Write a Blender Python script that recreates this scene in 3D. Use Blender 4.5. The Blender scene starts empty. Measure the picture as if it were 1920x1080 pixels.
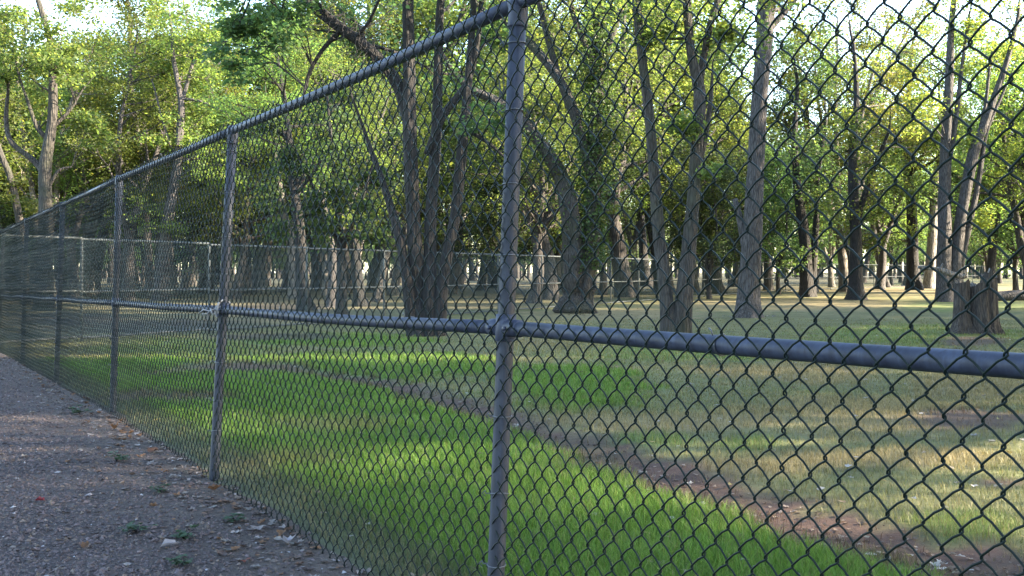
import bpy, math, random
import numpy as np
from mathutils import Vector

# ------------------------------------------------------------------ camera, sky, sun, exposure
EYE, FPX, HOR = 0.997, 1950.0, 509.0          # eye height (m); focal length and horizon row at 1920x1080
scene = bpy.context.scene
COL = scene.collection
cam_d = bpy.data.cameras.new('camera'); cam = bpy.data.objects.new('camera', cam_d); COL.objects.link(cam)
cam.location = (0, 0, EYE); cam.rotation_euler = (math.radians(90), 0, 0)
cam_d.sensor_width = 36.0; cam_d.lens = 36.0 * FPX / 1920.0
cam_d.shift_y = -(540.0 - HOR) / 1920.0
cam_d.clip_start = 0.05; cam_d.clip_end = 5000
scene.camera = cam

SUN_AZ, SUN_EL = 96.0, 23.0                    # azimuth clockwise from +Y (view direction), elevation
world = bpy.data.worlds.new('World'); scene.world = world; world.use_nodes = True
wn = world.node_tree.nodes; wl = world.node_tree.links
bg = wn['Background']; sky = wn.new('ShaderNodeTexSky'); sky.sky_type = 'NISHITA'; sky.sun_disc = False
sky.sun_elevation = math.radians(SUN_EL); sky.sun_rotation = math.radians(SUN_AZ)
sky.air_density = 1.0; sky.dust_density = 0.7; sky.ozone_density = 1.0
wl.new(sky.outputs['Color'], bg.inputs['Color']); bg.inputs['Strength'].default_value = 0.125
sun_d = bpy.data.lights.new('sun', 'SUN'); sun = bpy.data.objects.new('sun', sun_d); COL.objects.link(sun)
sun_d.energy = 5.0; sun_d.angle = math.radians(0.6); sun_d.color = (1.0, 0.85, 0.63)
_a, _e = math.radians(SUN_AZ), math.radians(SUN_EL)
sdir = Vector((math.sin(_a) * math.cos(_e), math.cos(_a) * math.cos(_e), math.sin(_e)))
sun.rotation_euler = sdir.to_track_quat('Z', 'Y').to_euler()
scene.view_settings.view_transform = 'Standard'; scene.view_settings.look = 'None'
scene.view_settings.gamma = 1.0; scene.view_settings.use_curve_mapping = False
scene.view_settings.exposure = 3.4
scene.render.engine = 'CYCLES'
scene.cycles.max_bounces = 8; scene.cycles.diffuse_bounces = 4; scene.cycles.transmission_bounces = 5
scene.cycles.use_denoising = True

rs = np.random.RandomState(7)
random.seed(7)

# ------------------------------------------------------------------ helpers
def ground(X, Y):
    Y = np.asarray(Y, float); X = np.asarray(X, float)
    near = np.interp(Y, [-5, 3, 4.2, 5.6, 8.1, 10.6, 14, 18], [-.15, -.15, -.15, -.122, -.112, -.140, -.180, -.229])
    far = -0.229 - 0.051 * (1 - np.exp(-(np.maximum(Y, 18) - 18) / 3.3))
    return np.where(Y < 18, near, far)

def at(x, y, Y):                                # photo pixel at distance Y -> world point
    return np.array([(x - 960) / FPX * Y, Y, EYE - (y - HOR) / FPX * Y])

def gp(x, y):                                   # photo pixel on the ground -> world X, Y
    Y = 10.0
    for _ in range(30):
        Y = (EYE - float(ground(0, Y))) * FPX / max(y - HOR, 1.0)
    return (x - 960) / FPX * Y, Y

def vnoise(x, y, seed=0):
    x = np.asarray(x, float); y = np.asarray(y, float)
    xi = np.floor(x).astype(np.int64); yi = np.floor(y).astype(np.int64)
    fx = x - xi; fy = y - yi
    fx = fx * fx * (3 - 2 * fx); fy = fy * fy * (3 - 2 * fy)
    def h(a, b):
        n = (a * 374761393 + b * 668265263 + seed * 1442695041) & 0x7fffffff
        n = ((n ^ (n >> 13)) * 1274126177) & 0x7fffffff
        return ((n ^ (n >> 16)) & 0xffff) / 65535.0
    a = h(xi, yi); b = h(xi + 1, yi); c = h(xi, yi + 1); d = h(xi + 1, yi + 1)
    return (a * (1 - fx) + b * fx) * (1 - fy) + (c * (1 - fx) + d * fx) * fy

def fbm(x, y, seed=0, octv=4):
    s = 0; a = 0.5; t = 0
    for i in range(octv):
        s = s + a * vnoise(x * 2 ** i, y * 2 ** i, seed + i); t += a; a *= 0.5
    return s / t

class MB:                                       # mesh builder: arrays of vertices and faces
    def __init__(self):
        self.v = []; self.f3 = []; self.f4 = []; self.c = []; self.n = 0
    def add(self, v, f3=None, f4=None, c=None):
        v = np.asarray(v, np.float32).reshape(-1, 3)
        if f3 is not None and len(f3): self.f3.append(np.asarray(f3, np.int64).reshape(-1, 3) + self.n)
        if f4 is not None and len(f4): self.f4.append(np.asarray(f4, np.int64).reshape(-1, 4) + self.n)
        self.v.append(v); self.n += len(v)
        if c is not None:
            c = np.asarray(c, np.float32)
            self.c.append(np.broadcast_to(c, (len(v), 3)) if c.ndim == 1 else c)
    def tube(self, pts, rad, sides=8, cap=True, flare=None, rough=0.0, seed=0, twist=None):
        pts = np.asarray(pts, float); n = len(pts)
        rad = np.broadcast_to(np.asarray(rad, float), (n,)).copy()
        tan = np.gradient(pts, axis=0); tan /= np.linalg.norm(tan, axis=1)[:, None] + 1e-9
        ref = np.array([1.0, 0, 0]) if abs(tan[0][0]) < 0.8 else np.array([0, 1.0, 0])
        N = np.zeros((n, 3)); cur = ref
        for i in range(n):
            cur = cur - tan[i] * np.dot(cur, tan[i]); cur /= np.linalg.norm(cur) + 1e-9; N[i] = cur
        B = np.cross(tan, N)
        th = np.linspace(0, 2 * np.pi, sides, endpoint=False)
        R = rad[:, None] * np.ones((1, sides))
        if rough > 0:
            r = np.random.RandomState(seed)
            L = np.concatenate([[0], np.cumsum(np.linalg.norm(np.diff(pts, axis=0), axis=1))])
            m = np.zeros((n, sides))
            for k in range(6):
                a = r.randint(2, 7); m += np.sin(a * th[None, :] + r.uniform(0, 6.28) + L[:, None] * r.uniform(-3, 3)) * r.uniform(.4, 1)
            R *= 1 + rough * m / 3.0
            if sides >= 30:                     # furrowed bark
                w = np.zeros((n, sides))
                for k in (9, 13, 17, 22): w += np.abs(np.sin(k * th[None, :] / 2 + r.uniform(0, 6.28) + 1.6 * np.sin(L[:, None] * r.uniform(2, 5) + r.uniform(0, 6)) + .5 * r.normal(0, 1, (n, 1))))
                R *= 1 + .055 * (w / 4 - .6)
        if flare is not None:                  # (height, amount, lobes, phase)
            h0, am, lob, ph = flare
            h = pts[:, 2] - pts[0, 2]
            R *= 1 + am * np.exp(-np.maximum(h, 0) / h0)[:, None] * (1 + .55 * np.cos(lob * th + ph) + .3 * np.cos((lob - 2) * th - ph))[None, :]
        V = pts[:, None, :] + R[:, :, None] * (np.cos(th)[None, :, None] * N[:, None, :] + np.sin(th)[None, :, None] * B[:, None, :])
        i = np.arange(n - 1)[:, None] * sides; j = np.arange(sides)[None, :]; j2 = (j + 1) % sides
        q = np.stack([i + j, i + j2, i + sides + j2, i + sides + j], -1).reshape(-1, 4)
        V = V.reshape(-1, 3); f3 = []
        if cap:
            V = np.vstack([V, pts[:1], pts[-1:]]); o = n * sides
            for k in range(sides):
                f3.append((o, (k + 1) % sides, k)); f3.append((o + 1, o - sides + k, o - sides + (k + 1) % sides))
        self.add(V, f3, q)
    def mesh(self, name, mat, smooth=True):
        v = np.concatenate(self.v) if self.v else np.zeros((0, 3), np.float32)
        f3 = np.concatenate(self.f3) if self.f3 else np.zeros((0, 3), np.int64)
        f4 = np.concatenate(self.f4) if self.f4 else np.zeros((0, 4), np.int64)
        me = bpy.data.meshes.new(name)
        me.vertices.add(len(v)); me.vertices.foreach_set('co', v.ravel())
        nl = len(f3) * 3 + len(f4) * 4; me.loops.add(nl); me.polygons.add(len(f3) + len(f4))
        me.loops.foreach_set('vertex_index', np.concatenate([f3.ravel(), f4.ravel()]).astype(np.int32))
        st = np.concatenate([np.arange(len(f3)) * 3, len(f3) * 3 + np.arange(len(f4)) * 4]).astype(np.int32)
        me.polygons.foreach_set('loop_start', st)
        me.polygons.foreach_set('use_smooth', np.full(len(st), smooth))
        if self.c:
            c = np.concatenate(self.c); a = me.color_attributes.new('tint', 'FLOAT_COLOR', 'POINT')
            a.data.foreach_set('color', np.hstack([c, np.ones((len(c), 1), np.float32)]).astype(np.float32).ravel())
        me.update(calc_edges=True); me.validate()
        me.materials.append(mat)
        return me
    def obj(self, name, mat, parent=None, smooth=True):
        o = bpy.data.objects.new(name, self.mesh(name, mat, smooth)); COL.objects.link(o)
        if parent: o.parent = parent
        return o

def tag(o, label=None, cat=None, group=None, kind=None):
    if label: o['label'] = label
    if cat: o['category'] = cat
    if group: o['group'] = group
    if kind: o['kind'] = kind
    return o

def empty(name, loc=(0, 0, 0), rz=0.0, sc=1.0):
    o = bpy.data.objects.new(name, None); COL.objects.link(o)
    o.location = loc; o.rotation_euler = (0, 0, rz); o.scale = (sc,) * 3 if np.isscalar(sc) else sc
    o.empty_display_size = 0.2
    return o

def child(name, data, parent):
    o = bpy.data.objects.new(name, data); COL.objects.link(o); o.parent = parent
    return o

def copy_tree(o, parent=None):
    c = o.copy(); COL.objects.link(c)
    if parent: c.parent = parent
    for ch in list(o.children): copy_tree(ch, c)
    return c

# ------------------------------------------------------------------ materials
def mat_new(name):
    m = bpy.data.materials.new(name); m.use_nodes = True
    nt = m.node_tree; return m, nt.nodes, nt.links, nt.nodes['Principled BSDF']

def noise(N, L, scale, detail=4, vec=None, rough=.6):
    n = N.new('ShaderNodeTexNoise'); n.inputs['Scale'].default_value = scale
    n.inputs['Detail'].default_value = detail; n.inputs['Roughness'].default_value = rough
    if vec: L.new(vec, n.inputs['Vector'])
    return n

def ramp(N, L, src, stops):
    r = N.new('ShaderNodeValToRGB'); e = r.color_ramp.elements
    e[0].position, e[0].color = stops[0][0], (*stops[0][1], 1)
    e[1].position, e[1].color = stops[-1][0], (*stops[-1][1], 1)
    for p, c in stops[1:-1]:
        x = e.new(p); x.color = (*c, 1)
    L.new(src, r.inputs['Fac']); return r

def mapping(N, L, scale, kind='Object'):
    t = N.new('ShaderNodeTexCoord'); m = N.new('ShaderNodeMapping'); m.inputs['Scale'].default_value = scale
    L.new(t.outputs[kind], m.inputs['Vector']); return m.outputs['Vector']

def bump(N, L, src, strength, dist, bsdf):
    b = N.new('ShaderNodeBump'); b.inputs['Strength'].default_value = strength; b.inputs['Distance'].default_value = dist
    L.new(src, b.inputs['Height']); L.new(b.outputs['Normal'], bsdf.inputs['Normal']); return b

def mat_pipe(name, base, dark, rough=.52, streak=(14, 14, 1.2)):
    m, N, L, B = mat_new(name)
    v = mapping(N, L, streak); n = noise(N, L, 3.0, 6, v)
    n2 = noise(N, L, 40, 5, mapping(N, L, (1, 1, 1)))
    r = ramp(N, L, n.outputs['Fac'], [(.3, dark), (.55, base), (.72, tuple(min(1, c * 1.45) for c in base))])
    mx = N.new('ShaderNodeMixRGB'); mx.blend_type = 'MULTIPLY'; mx.inputs['Fac'].default_value = .55
    r2 = ramp(N, L, n2.outputs['Fac'], [(.3, (.6, .6, .6)), (.7, (1, 1, 1))])
    L.new(r.outputs['Color'], mx.inputs['Color1']); L.new(r2.outputs['Color'], mx.inputs['Color2'])
    n4 = noise(N, L, 150, 3, mapping(N, L, (1, 1, .6))); r4 = ramp(N, L, n4.outputs['Fac'], [(.27, (.35, .3, .27)), (.36, (1, 1, 1))])
    n5 = noise(N, L, 9, 5, mapping(N, L, (1, 1, 1))); r5 = ramp(N, L, n5.outputs['Fac'], [(.35, (.72, .72, .74)), (.65, (1.2, 1.2, 1.16))])
    for rx in (r4, r5):
        m5 = N.new('ShaderNodeMixRGB'); m5.blend_type = 'MULTIPLY'; m5.inputs['Fac'].default_value = 1
        L.new(mx.outputs['Color'], m5.inputs['Color1']); L.new(rx.outputs['Color'], m5.inputs['Color2']); mx = m5
    L.new(mx.outputs['Color'], B.inputs['Base Color'])
    rr = N.new('ShaderNodeMapRange'); rr.inputs['To Min'].default_value = rough - .1; rr.inputs['To Max'].default_value = rough + .2
    L.new(n2.outputs['Fac'], rr.inputs['Value']); L.new(rr.outputs['Result'], B.inputs['Roughness'])
    B.inputs['Specular IOR Level'].default_value = .28
    bump(N, L, n2.outputs['Fac'], .25, .002, B)
    return m

def mat_bark(name, dark, light, moss=None, scale=1.0):
    m, N, L, B = mat_new(name)
    v = mapping(N, L, (11 * scale, 11 * scale, 1.7 * scale))
    n = noise(N, L, 1.6, 8, v, .65)
    w = N.new('ShaderNodeTexVoronoi'); w.inputs['Scale'].default_value = 2.2; L.new(v, w.inputs['Vector'])
    r = ramp(N, L, n.outputs['Fac'], [(.3, dark), (.68, light)])
    n3 = noise(N, L, .9, 4, mapping(N, L, (1, 1, 1)))
    ve = N.new('ShaderNodeTexVoronoi'); ve.feature = 'DISTANCE_TO_EDGE'; ve.inputs['Scale'].default_value = 1.5; L.new(v, ve.inputs['Vector'])
    rf = ramp(N, L, ve.outputs['Distance'], [(.0, (.38, .37, .36)), (.16, (1, 1, 1))])
    mf = N.new('ShaderNodeMixRGB'); mf.blend_type = 'MULTIPLY'; mf.inputs['Fac'].default_value = 1
    L.new(r.outputs['Color'], mf.inputs['Color1']); L.new(rf.outputs['Color'], mf.inputs['Color2']); r = mf
    if moss is not None:
        mx = N.new('ShaderNodeMixRGB'); r3 = ramp(N, L, n3.outputs['Fac'], [(.48, (0, 0, 0)), (.7, (.75, .75, .75))])
        L.new(r3.outputs['Color'], mx.inputs['Fac']); L.new(r.outputs['Color'], mx.inputs['Color1'])
        mx.inputs['Color2'].default_value = (*moss, 1); L.new(mx.outputs['Color'], B.inputs['Base Color'])
    else:
        L.new(r.outputs['Color'], B.inputs['Base Color'])
    B.inputs['Roughness'].default_value = .9
    ad = N.new('ShaderNodeMath'); ad.operation = 'ADD'; L.new(n.outputs['Fac'], ad.inputs[0]); L.new(w.outputs['Distance'], ad.inputs[1])
    bump(N, L, ad.outputs['Value'], .9, .06, B)
    return m

def mat_leaf(name, base, hue_var=1.0, trans=.5):
    m, N, L, B = mat_new(name)
    at_ = N.new('ShaderNodeAttribute'); at_.attribute_name = 'tint'
    oi = N.new('ShaderNodeObjectInfo')
    hs = N.new('ShaderNodeHueSaturation')
    mr = N.new('ShaderNodeMapRange'); mr.inputs['To Min'].default_value = .475; mr.inputs['To Max'].default_value = .522
    mv = N.new('ShaderNodeMapRange'); mv.inputs['To Min'].default_value = .55; mv.inputs['To Max'].default_value = 1.3
    L.new(oi.outputs['Random'], mr.inputs['Value']); L.new(oi.outputs['Random'], mv.inputs['Value'])
    L.new(mr.outputs['Result'], hs.inputs['Hue']); L.new(mv.outputs['Result'], hs.inputs['Value'])
    mx = N.new('ShaderNodeMixRGB'); mx.blend_type = 'MULTIPLY'; mx.inputs['Fac'].default_value = 1
    mx.inputs['Color1'].default_value = (*base, 1); L.new(at_.outputs['Color'], mx.inputs['Color2'])
    L.new(mx.outputs['Color'], hs.inputs['Color'])
    B.inputs['Roughness'].default_value = .55; B.inputs['Specular IOR Level'].default_value = .3
    L.new(hs.outputs['Color'], B.inputs['Base Color'])
    tr = N.new('ShaderNodeBsdfTranslucent')
    mt = N.new('ShaderNodeMixRGB'); mt.blend_type = 'MULTIPLY'; mt.inputs['Fac'].default_value = 1
    mt.inputs['Color2'].default_value = (2.3, 2.3, 1.35, 1); L.new(hs.outputs['Color'], mt.inputs['Color1'])
    L.new(mt.outputs['Color'], tr.inputs['Color'])
    ms = N.new('ShaderNodeMixShader'); ms.inputs['Fac'].default_value = trans
    L.new(B.outputs['BSDF'], ms.inputs[1]); L.new(tr.outputs['BSDF'], ms.inputs[2])
    L.new(ms.outputs['Shader'], N['Material Output'].inputs['Surface'])
    return m

def mat_tint(name, rough=.9, nscale=0, nlo=.7, nhi=1.25, bscale=0, bstr=.5, bdist=.01, trans=0.0, kind='Object'):
    m, N, L, B = mat_new(name)
    a = N.new('ShaderNodeAttribute'); a.attribute_name = 'tint'; src = a.outputs['Color']
    if nscale:
        v = mapping(N, L, (1, 1, 1), kind)
        for sc in (nscale, nscale * 6.3):
            n = noise(N, L, sc, 6, v, .7)
            r = ramp(N, L, n.outputs['Fac'], [(.3, (nlo,) * 3), (.7, (nhi,) * 3)])
            mx = N.new('ShaderNodeMixRGB'); mx.blend_type = 'MULTIPLY'; mx.inputs['Fac'].default_value = 1
            L.new(src, mx.inputs['Color1']); L.new(r.outputs['Color'], mx.inputs['Color2']); src = mx.outputs['Color']
        if bscale:
            nb = noise(N, L, bscale, 8, v, .7); bump(N, L, nb.outputs['Fac'], bstr, bdist, B)
    L.new(src, B.inputs['Base Color']); B.inputs['Roughness'].default_value = rough
    B.inputs['Specular IOR Level'].default_value = .25
    if trans:
        tr = N.new('ShaderNodeBsdfTranslucent'); L.new(src, tr.inputs['Color'])
        ms = N.new('ShaderNodeMixShader'); ms.inputs['Fac'].default_value = trans
        L.new(B.outputs['BSDF'], ms.inputs[1]); L.new(tr.outputs['BSDF'], ms.inputs[2])
        L.new(ms.outputs['Shader'], N['Material Output'].inputs['Surface'])
    return m

M = {}
M['pipe'] = mat_pipe('blue_grey_coated_pipe', (.027, .033, .056), (.017, .020, .034))
M['post'] = mat_pipe('blue_grey_coated_post', (.019, .023, .036), (.012, .015, .023), streak=(26, 26, .7))
M['galv'] = mat_pipe('galvanised_pipe', (.085, .095, .10), (.055, .062, .066))
m, N, L, B = mat_new('green_vinyl_wire'); B.inputs['Base Color'].default_value = (.004, .008, .0068, 1); B.inputs['Specular IOR Level'].default_value = .12; B.inputs['Roughness'].default_value = .5; M['wire'] = m
m, N, L, B = mat_new('teal_coated_wire'); B.inputs['Base Color'].default_value = (.030, .055, .052, 1); B.inputs['Roughness'].default_value = .5; M['farwire'] = m
m, N, L, B = mat_new('tie_wire_metal'); B.inputs['Base Color'].default_value = (.07, .075, .085, 1); B.inputs['Metallic'].default_value = .4; B.inputs['Roughness'].default_value = .45; M['tie'] = m
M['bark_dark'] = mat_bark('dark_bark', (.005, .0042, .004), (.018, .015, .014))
M['bark_grey'] = mat_bark('grey_bark', (.024, .021, .020), (.10, .090, .088), scale=1.3)
M['bark_moss'] = mat_bark('mossy_bark', (.015, .0125, .011), (.058, .050, .043), (.028, .034, .015))
M['bark_pale'] = mat_bark('pale_and_sunlit_bark', (.075, .064, .055), (.24, .215, .185), scale=.8)  # pale wood and bark; on the lit trunks sunlight is painted into it
M['bark_bg'] = mat_bark('wood_bark', (.018, .015, .013), (.070, .060, .053), scale=.7)
M['stump'] = mat_bark('weathered_stump_wood', (.018, .014, .012), (.075, .060, .050), scale=1.5)
M['leaf'] = mat_leaf('maple_leaf', (.075, .112, .036), trans=.55)
M['leaf_dark'] = mat_leaf('shade_leaf', (.044, .076, .034), trans=.5)  # darker green of shaded foliage masses put into the leaf colour
M['leaf_gold'] = mat_leaf('sunlit_yellow_leaf', (.085, .105, .030), trans=.55)  # yellow-green of sunlit leaves put into the leaf colour
M['ivy'] = mat_leaf('ivy_leaf', (.045, .085, .025), trans=.3)
M['ground'] = mat_tint('field_soil_and_turf', .95, 2.2, .72, 1.25, 25, .7, .02)
M['blade'] = mat_tint('grass_blade', .55, trans=.35)
M['gravel'] = mat_tint('gravel_stone', .85, 30, .8, 1.2)
M['path'] = mat_tint('path_grit', .95, 9, .6, 1.35, 90, .9, .012)
M['litter'] = mat_tint('dry_leaf', .7, 40, .75, 1.2, trans=.25)
m, N, L, B = mat_new('weathered_rope'); B.inputs['Base Color'].default_value = (.20, .19, .185, 1); B.inputs['Roughness'].default_value = 1; M['rope'] = m

# ------------------------------------------------------------------ near fence layout
H, MID = 1.80, 0.83
def fpos(k):
    u = k + 1.223
    return np.array([1.8634 - 1.5388 * u, 2.5216 * u])
DIR = np.array([-.5209, .8536]); NRM = np.array([.8536, .5209])     # along the fence; away from the camera
SPAN = 2.954
LEAN = .034
K_CORNER = 5.44
def side(X, Y):                                  # metres beyond the near fence (negative: on the path)
    return (X - 1.8634) * NRM[0] + Y * NRM[1]

# far fence line
FX0, FSL = -16.97, .511
def far_beyond(X, Y):                            # metres beyond the far fence
    return ((FX0 + FSL * Y) - X) * .8905

# ------------------------------------------------------------------ ground colours (soil, lush, dry turf, painted sun streaks)
LUSH = np.array([.088, .158, .020]); OLIVE = np.array([.096, .106, .036]); TAN = np.array([.19, .150, .068])
DIRT = np.array([.072, .042, .028]); FLOOR = np.array([.085, .072, .042]); DARKGROUND = np.array([.032, .026, .022])
RUT_PX = [(300, 700), (430, 690), (600, 700), (720, 718), (850, 757), (980, 795), (1150, 858), (1300, 915), (1500, 968), (1750, 1045), (1950, 1120)]
RUT = np.array([gp(*p) for p in RUT_PX])
def dist_poly(X, Y, P):
    d = np.full(np.shape(X), 1e9)
    for a, b in zip(P[:-1], P[1:]):
        ab = b - a; t = np.clip(((X - a[0]) * ab[0] + (Y - a[1]) * ab[1]) / (ab @ ab), 0, 1)
        d = np.minimum(d, np.hypot(X - a[0] - t * ab[0], Y - a[1] - t * ab[1]))
    return d
def patch(X, Y, x, y, rx, ry):
    xc, yc = gp(x, y); _, y0 = gp(x, y + ry); _, y1 = gp(x, max(y - ry, HOR + 12))
    rX = rx / FPX * yc; rY = max((y1 - y0) / 2, .05); yc = (y0 + y1) / 2
    xs = xc + (Y - yc) * (x - 960) / FPX
    q = np.hypot((X - xs) / rX, (Y - yc) / rY) + (fbm(X * 2.3, Y * 2.3, 31) - .5) * 1.1
    return np.clip((1.15 - q) / .45, 0, 1)
P_LUSH = [(690, 690, 300, 30), (1090, 725, 150, 45), (1270, 655, 330, 22), (1750, 628, 240, 22), (1230, 825, 80, 16), (1400, 832, 60, 14), (1830, 985, 120, 30), (330, 660, 180, 26), (1850, 575, 150, 12), (620, 640, 180, 14)]
P_TAN_SUN = [(1060, 645, 140, 20), (640, 803, 110, 14), (1250, 792, 330, 17), (1700, 862, 260, 26), (1650, 780, 260, 40), (1500, 572, 260, 14), (1150, 590, 200, 12), (1800, 545, 300, 10), (1350, 880, 200, 18), (1880, 720, 150, 40), (500, 868, 150, 10), (1480, 700, 200, 20)]  # dry turf, plus sunlit streaks painted on the ground as tan
P_DIRT = [(1800, 786, 120, 16), (320, 745, 150, 13), (480, 690, 120, 10), (1880, 905, 60, 10), (1830, 640, 70, 10), (1780, 660, 60, 8)]
P_DARK = [(300, 612, 160, 14), (500, 578, 120, 9), (520, 632, 140, 7), (120, 600, 120, 15)]  # dark soil patches, and a dark strip below the far fence's bottom rail
def ground_tint(X, Y):
    n1 = fbm(X * .5, Y * .5, 3); n2 = fbm(X * 2.1, Y * 2.1, 9); n3 = fbm(X * .13, Y * .13, 17)
    c = OLIVE[None] * (1 - n1[:, None] * .4) + TAN[None] * (n1[:, None] * .4)
    lush = np.zeros_like(X); tan = np.zeros_like(X); dirt = np.zeros_like(X); dark = np.zeros_like(X)
    s = side(X, Y); dr = dist_poly(X, Y, RUT)
    rut_side = np.interp(Y, RUT[::-1, 1], RUT[::-1, 0])
    strip = np.clip((rut_side + .05 - X) / .25, 0, 1) * np.clip((s - .12) / .25, 0, 1) * (Y < 14)
    lush = np.maximum(lush, strip * np.clip(1.25 - np.abs(n2 - .5) * 1.6, 0, 1))
    for p in P_LUSH: lush = np.maximum(lush, patch(X, Y, *p) * (.9 if p[0] < 1200 and p[0] > 400 else .45))
    for p in P_TAN_SUN: tan = np.maximum(tan, patch(X, Y, *p) * .85)
    for p in P_DIRT: dirt = np.maximum(dirt, patch(X, Y, *p) * .9)
    for p in P_DARK: dark = np.maximum(dark, patch(X, Y, *p) * .85)
    rw = .22 + .18 * (n2 - .3) + .14 * np.clip((7 - Y) / 4, 0, 1)
    dirt = np.maximum(dirt, np.clip((rw + .06 - dr + (fbm(X * 6, Y * 6, 5) - .5) * .5) / .14, 0, 1) * np.clip(1.5 - fbm(X * 3.3, Y * 3.3, 51) * 1.1, .3, 1))
    fl = np.clip(far_beyond(X, Y) / 3.0, 0, 1) * np.clip((Y - 12) / 4, 0, 1)
    def mixc(c, col, w): return c * (1 - w[:, None]) + col[None] * w[:, None]
    c = mixc(c, LUSH * 1.0, lush); c = mixc(c, TAN, tan * (1 - lush * .4)); c = mixc(c, FLOOR, fl * (.35 + .6 * n3))
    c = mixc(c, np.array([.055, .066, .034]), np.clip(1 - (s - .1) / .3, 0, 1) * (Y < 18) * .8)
    c = mixc(c, DIRT, dirt); c = mixc(c, DARKGROUND, dark)
    c = c * (.8 + .4 * n2[:, None])
    return c, lush, tan, np.maximum(dirt, dark)

def bumpy(X, Y):
    r = dist_poly(X, Y, RUT)
    return ground(X, Y) + (fbm(X * 1.1, Y * 1.1, 21) - .5) * .035 * np.clip(np.abs(side(X, Y)) / .6, .15, 1) - .035 * np.exp(-(r / .22) ** 2)

# ------------------------------------------------------------------ ground sheet
def axis(lo, hi, step, a, b, g):
    c = list(np.arange(a, b + 1e-6, step)); s = step
    x = b
    while x < hi: s *= g; x += s; c.append(x)
    s = step; x = a; pre = []
    while x > lo: s *= g; x -= s; pre.append(x)
    return np.array(pre[::-1] + c)
gx = axis(-700, 700, .14, -12, 14, 1.09); gy = axis(-200, 900, .14, 1.5, 30, 1.07)
GX, GY = np.meshgrid(gx, gy); gX, gY = GX.ravel(), GY.ravel()
gz = bumpy(gX, gY)
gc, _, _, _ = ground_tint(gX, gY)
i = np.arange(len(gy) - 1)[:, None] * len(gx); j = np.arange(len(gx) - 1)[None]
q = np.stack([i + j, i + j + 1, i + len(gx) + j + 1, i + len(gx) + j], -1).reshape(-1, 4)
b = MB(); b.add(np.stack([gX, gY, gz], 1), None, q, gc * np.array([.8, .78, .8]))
tag(b.obj('ground', M['ground']), kind='structure')

# gravel path sheet on the camera side of the fence
uu = np.linspace(-1.6, K_CORNER + 8, 240); ww = np.concatenate([np.linspace(.02, 1.2, 24), np.linspace(1.3, 4.5, 20)])
U, W = np.meshgrid(uu, ww); U, W = U.ravel(), W.ravel()
PX = 1.8634 - 1.5388 * (U + 1.223) - NRM[0] * (W + .0); PY = 2.5216 * (U + 1.223) - NRM[1] * W
edge = (fbm(U * 4, W * 0, 44) - .5) * .16
PX -= NRM[0] * edge * (W < .4); PY -= NRM[1] * edge * (W < .4)
def path_z(X, Y):
    s = -side(X, Y)
    return bumpy(X, Y) + .008 + .012 * np.clip(s / .6, 0, 1)
PZ = path_z(PX, PY)
mott = fbm(PX * 2.5, PY * 2.5, 60); near_f = np.clip(1.15 - W / .95 + (mott - .5) * .9, 0, 1)
pc = np.array([.042, .032, .029])[None] * (.75 + .5 * mott[:, None])
pc = pc * (1 - near_f[:, None] * .8) + (np.array([.050, .039, .031])[None] * (.75 + .5 * mott[:, None])) * near_f[:, None] * .8
i = np.arange(len(ww) - 1)[:, None] * len(uu); j = np.arange(len(uu) - 1)[None]
q = np.stack([i + j, i + j + 1, i + len(uu) + j + 1, i + len(uu) + j], -1).reshape(-1, 4)[:, ::-1]
b = MB(); b.add(np.stack([PX, PY, PZ], 1), None, q, pc); tag(b.obj('gravel_path', M['path']), kind='structure')

# ------------------------------------------------------------------ near chain link fence
fence = empty('chain_link_fence', (0, 0, 0))
tag(fence, 'tall blue-grey pipe fence with dark green wire mesh running along the gravel path', 'fence')
SLOPE = -.0131
def fz(k): return SLOPE * k * SPAN                       # ground level along the fence
def fpt(k, z, off=0.0):                                  # point on the fence at height z above ground
    p = fpos(k) + NRM * (LEAN * (z - MID) + off)
    return np.array([p[0], p[1], z + fz(k)])

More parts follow.
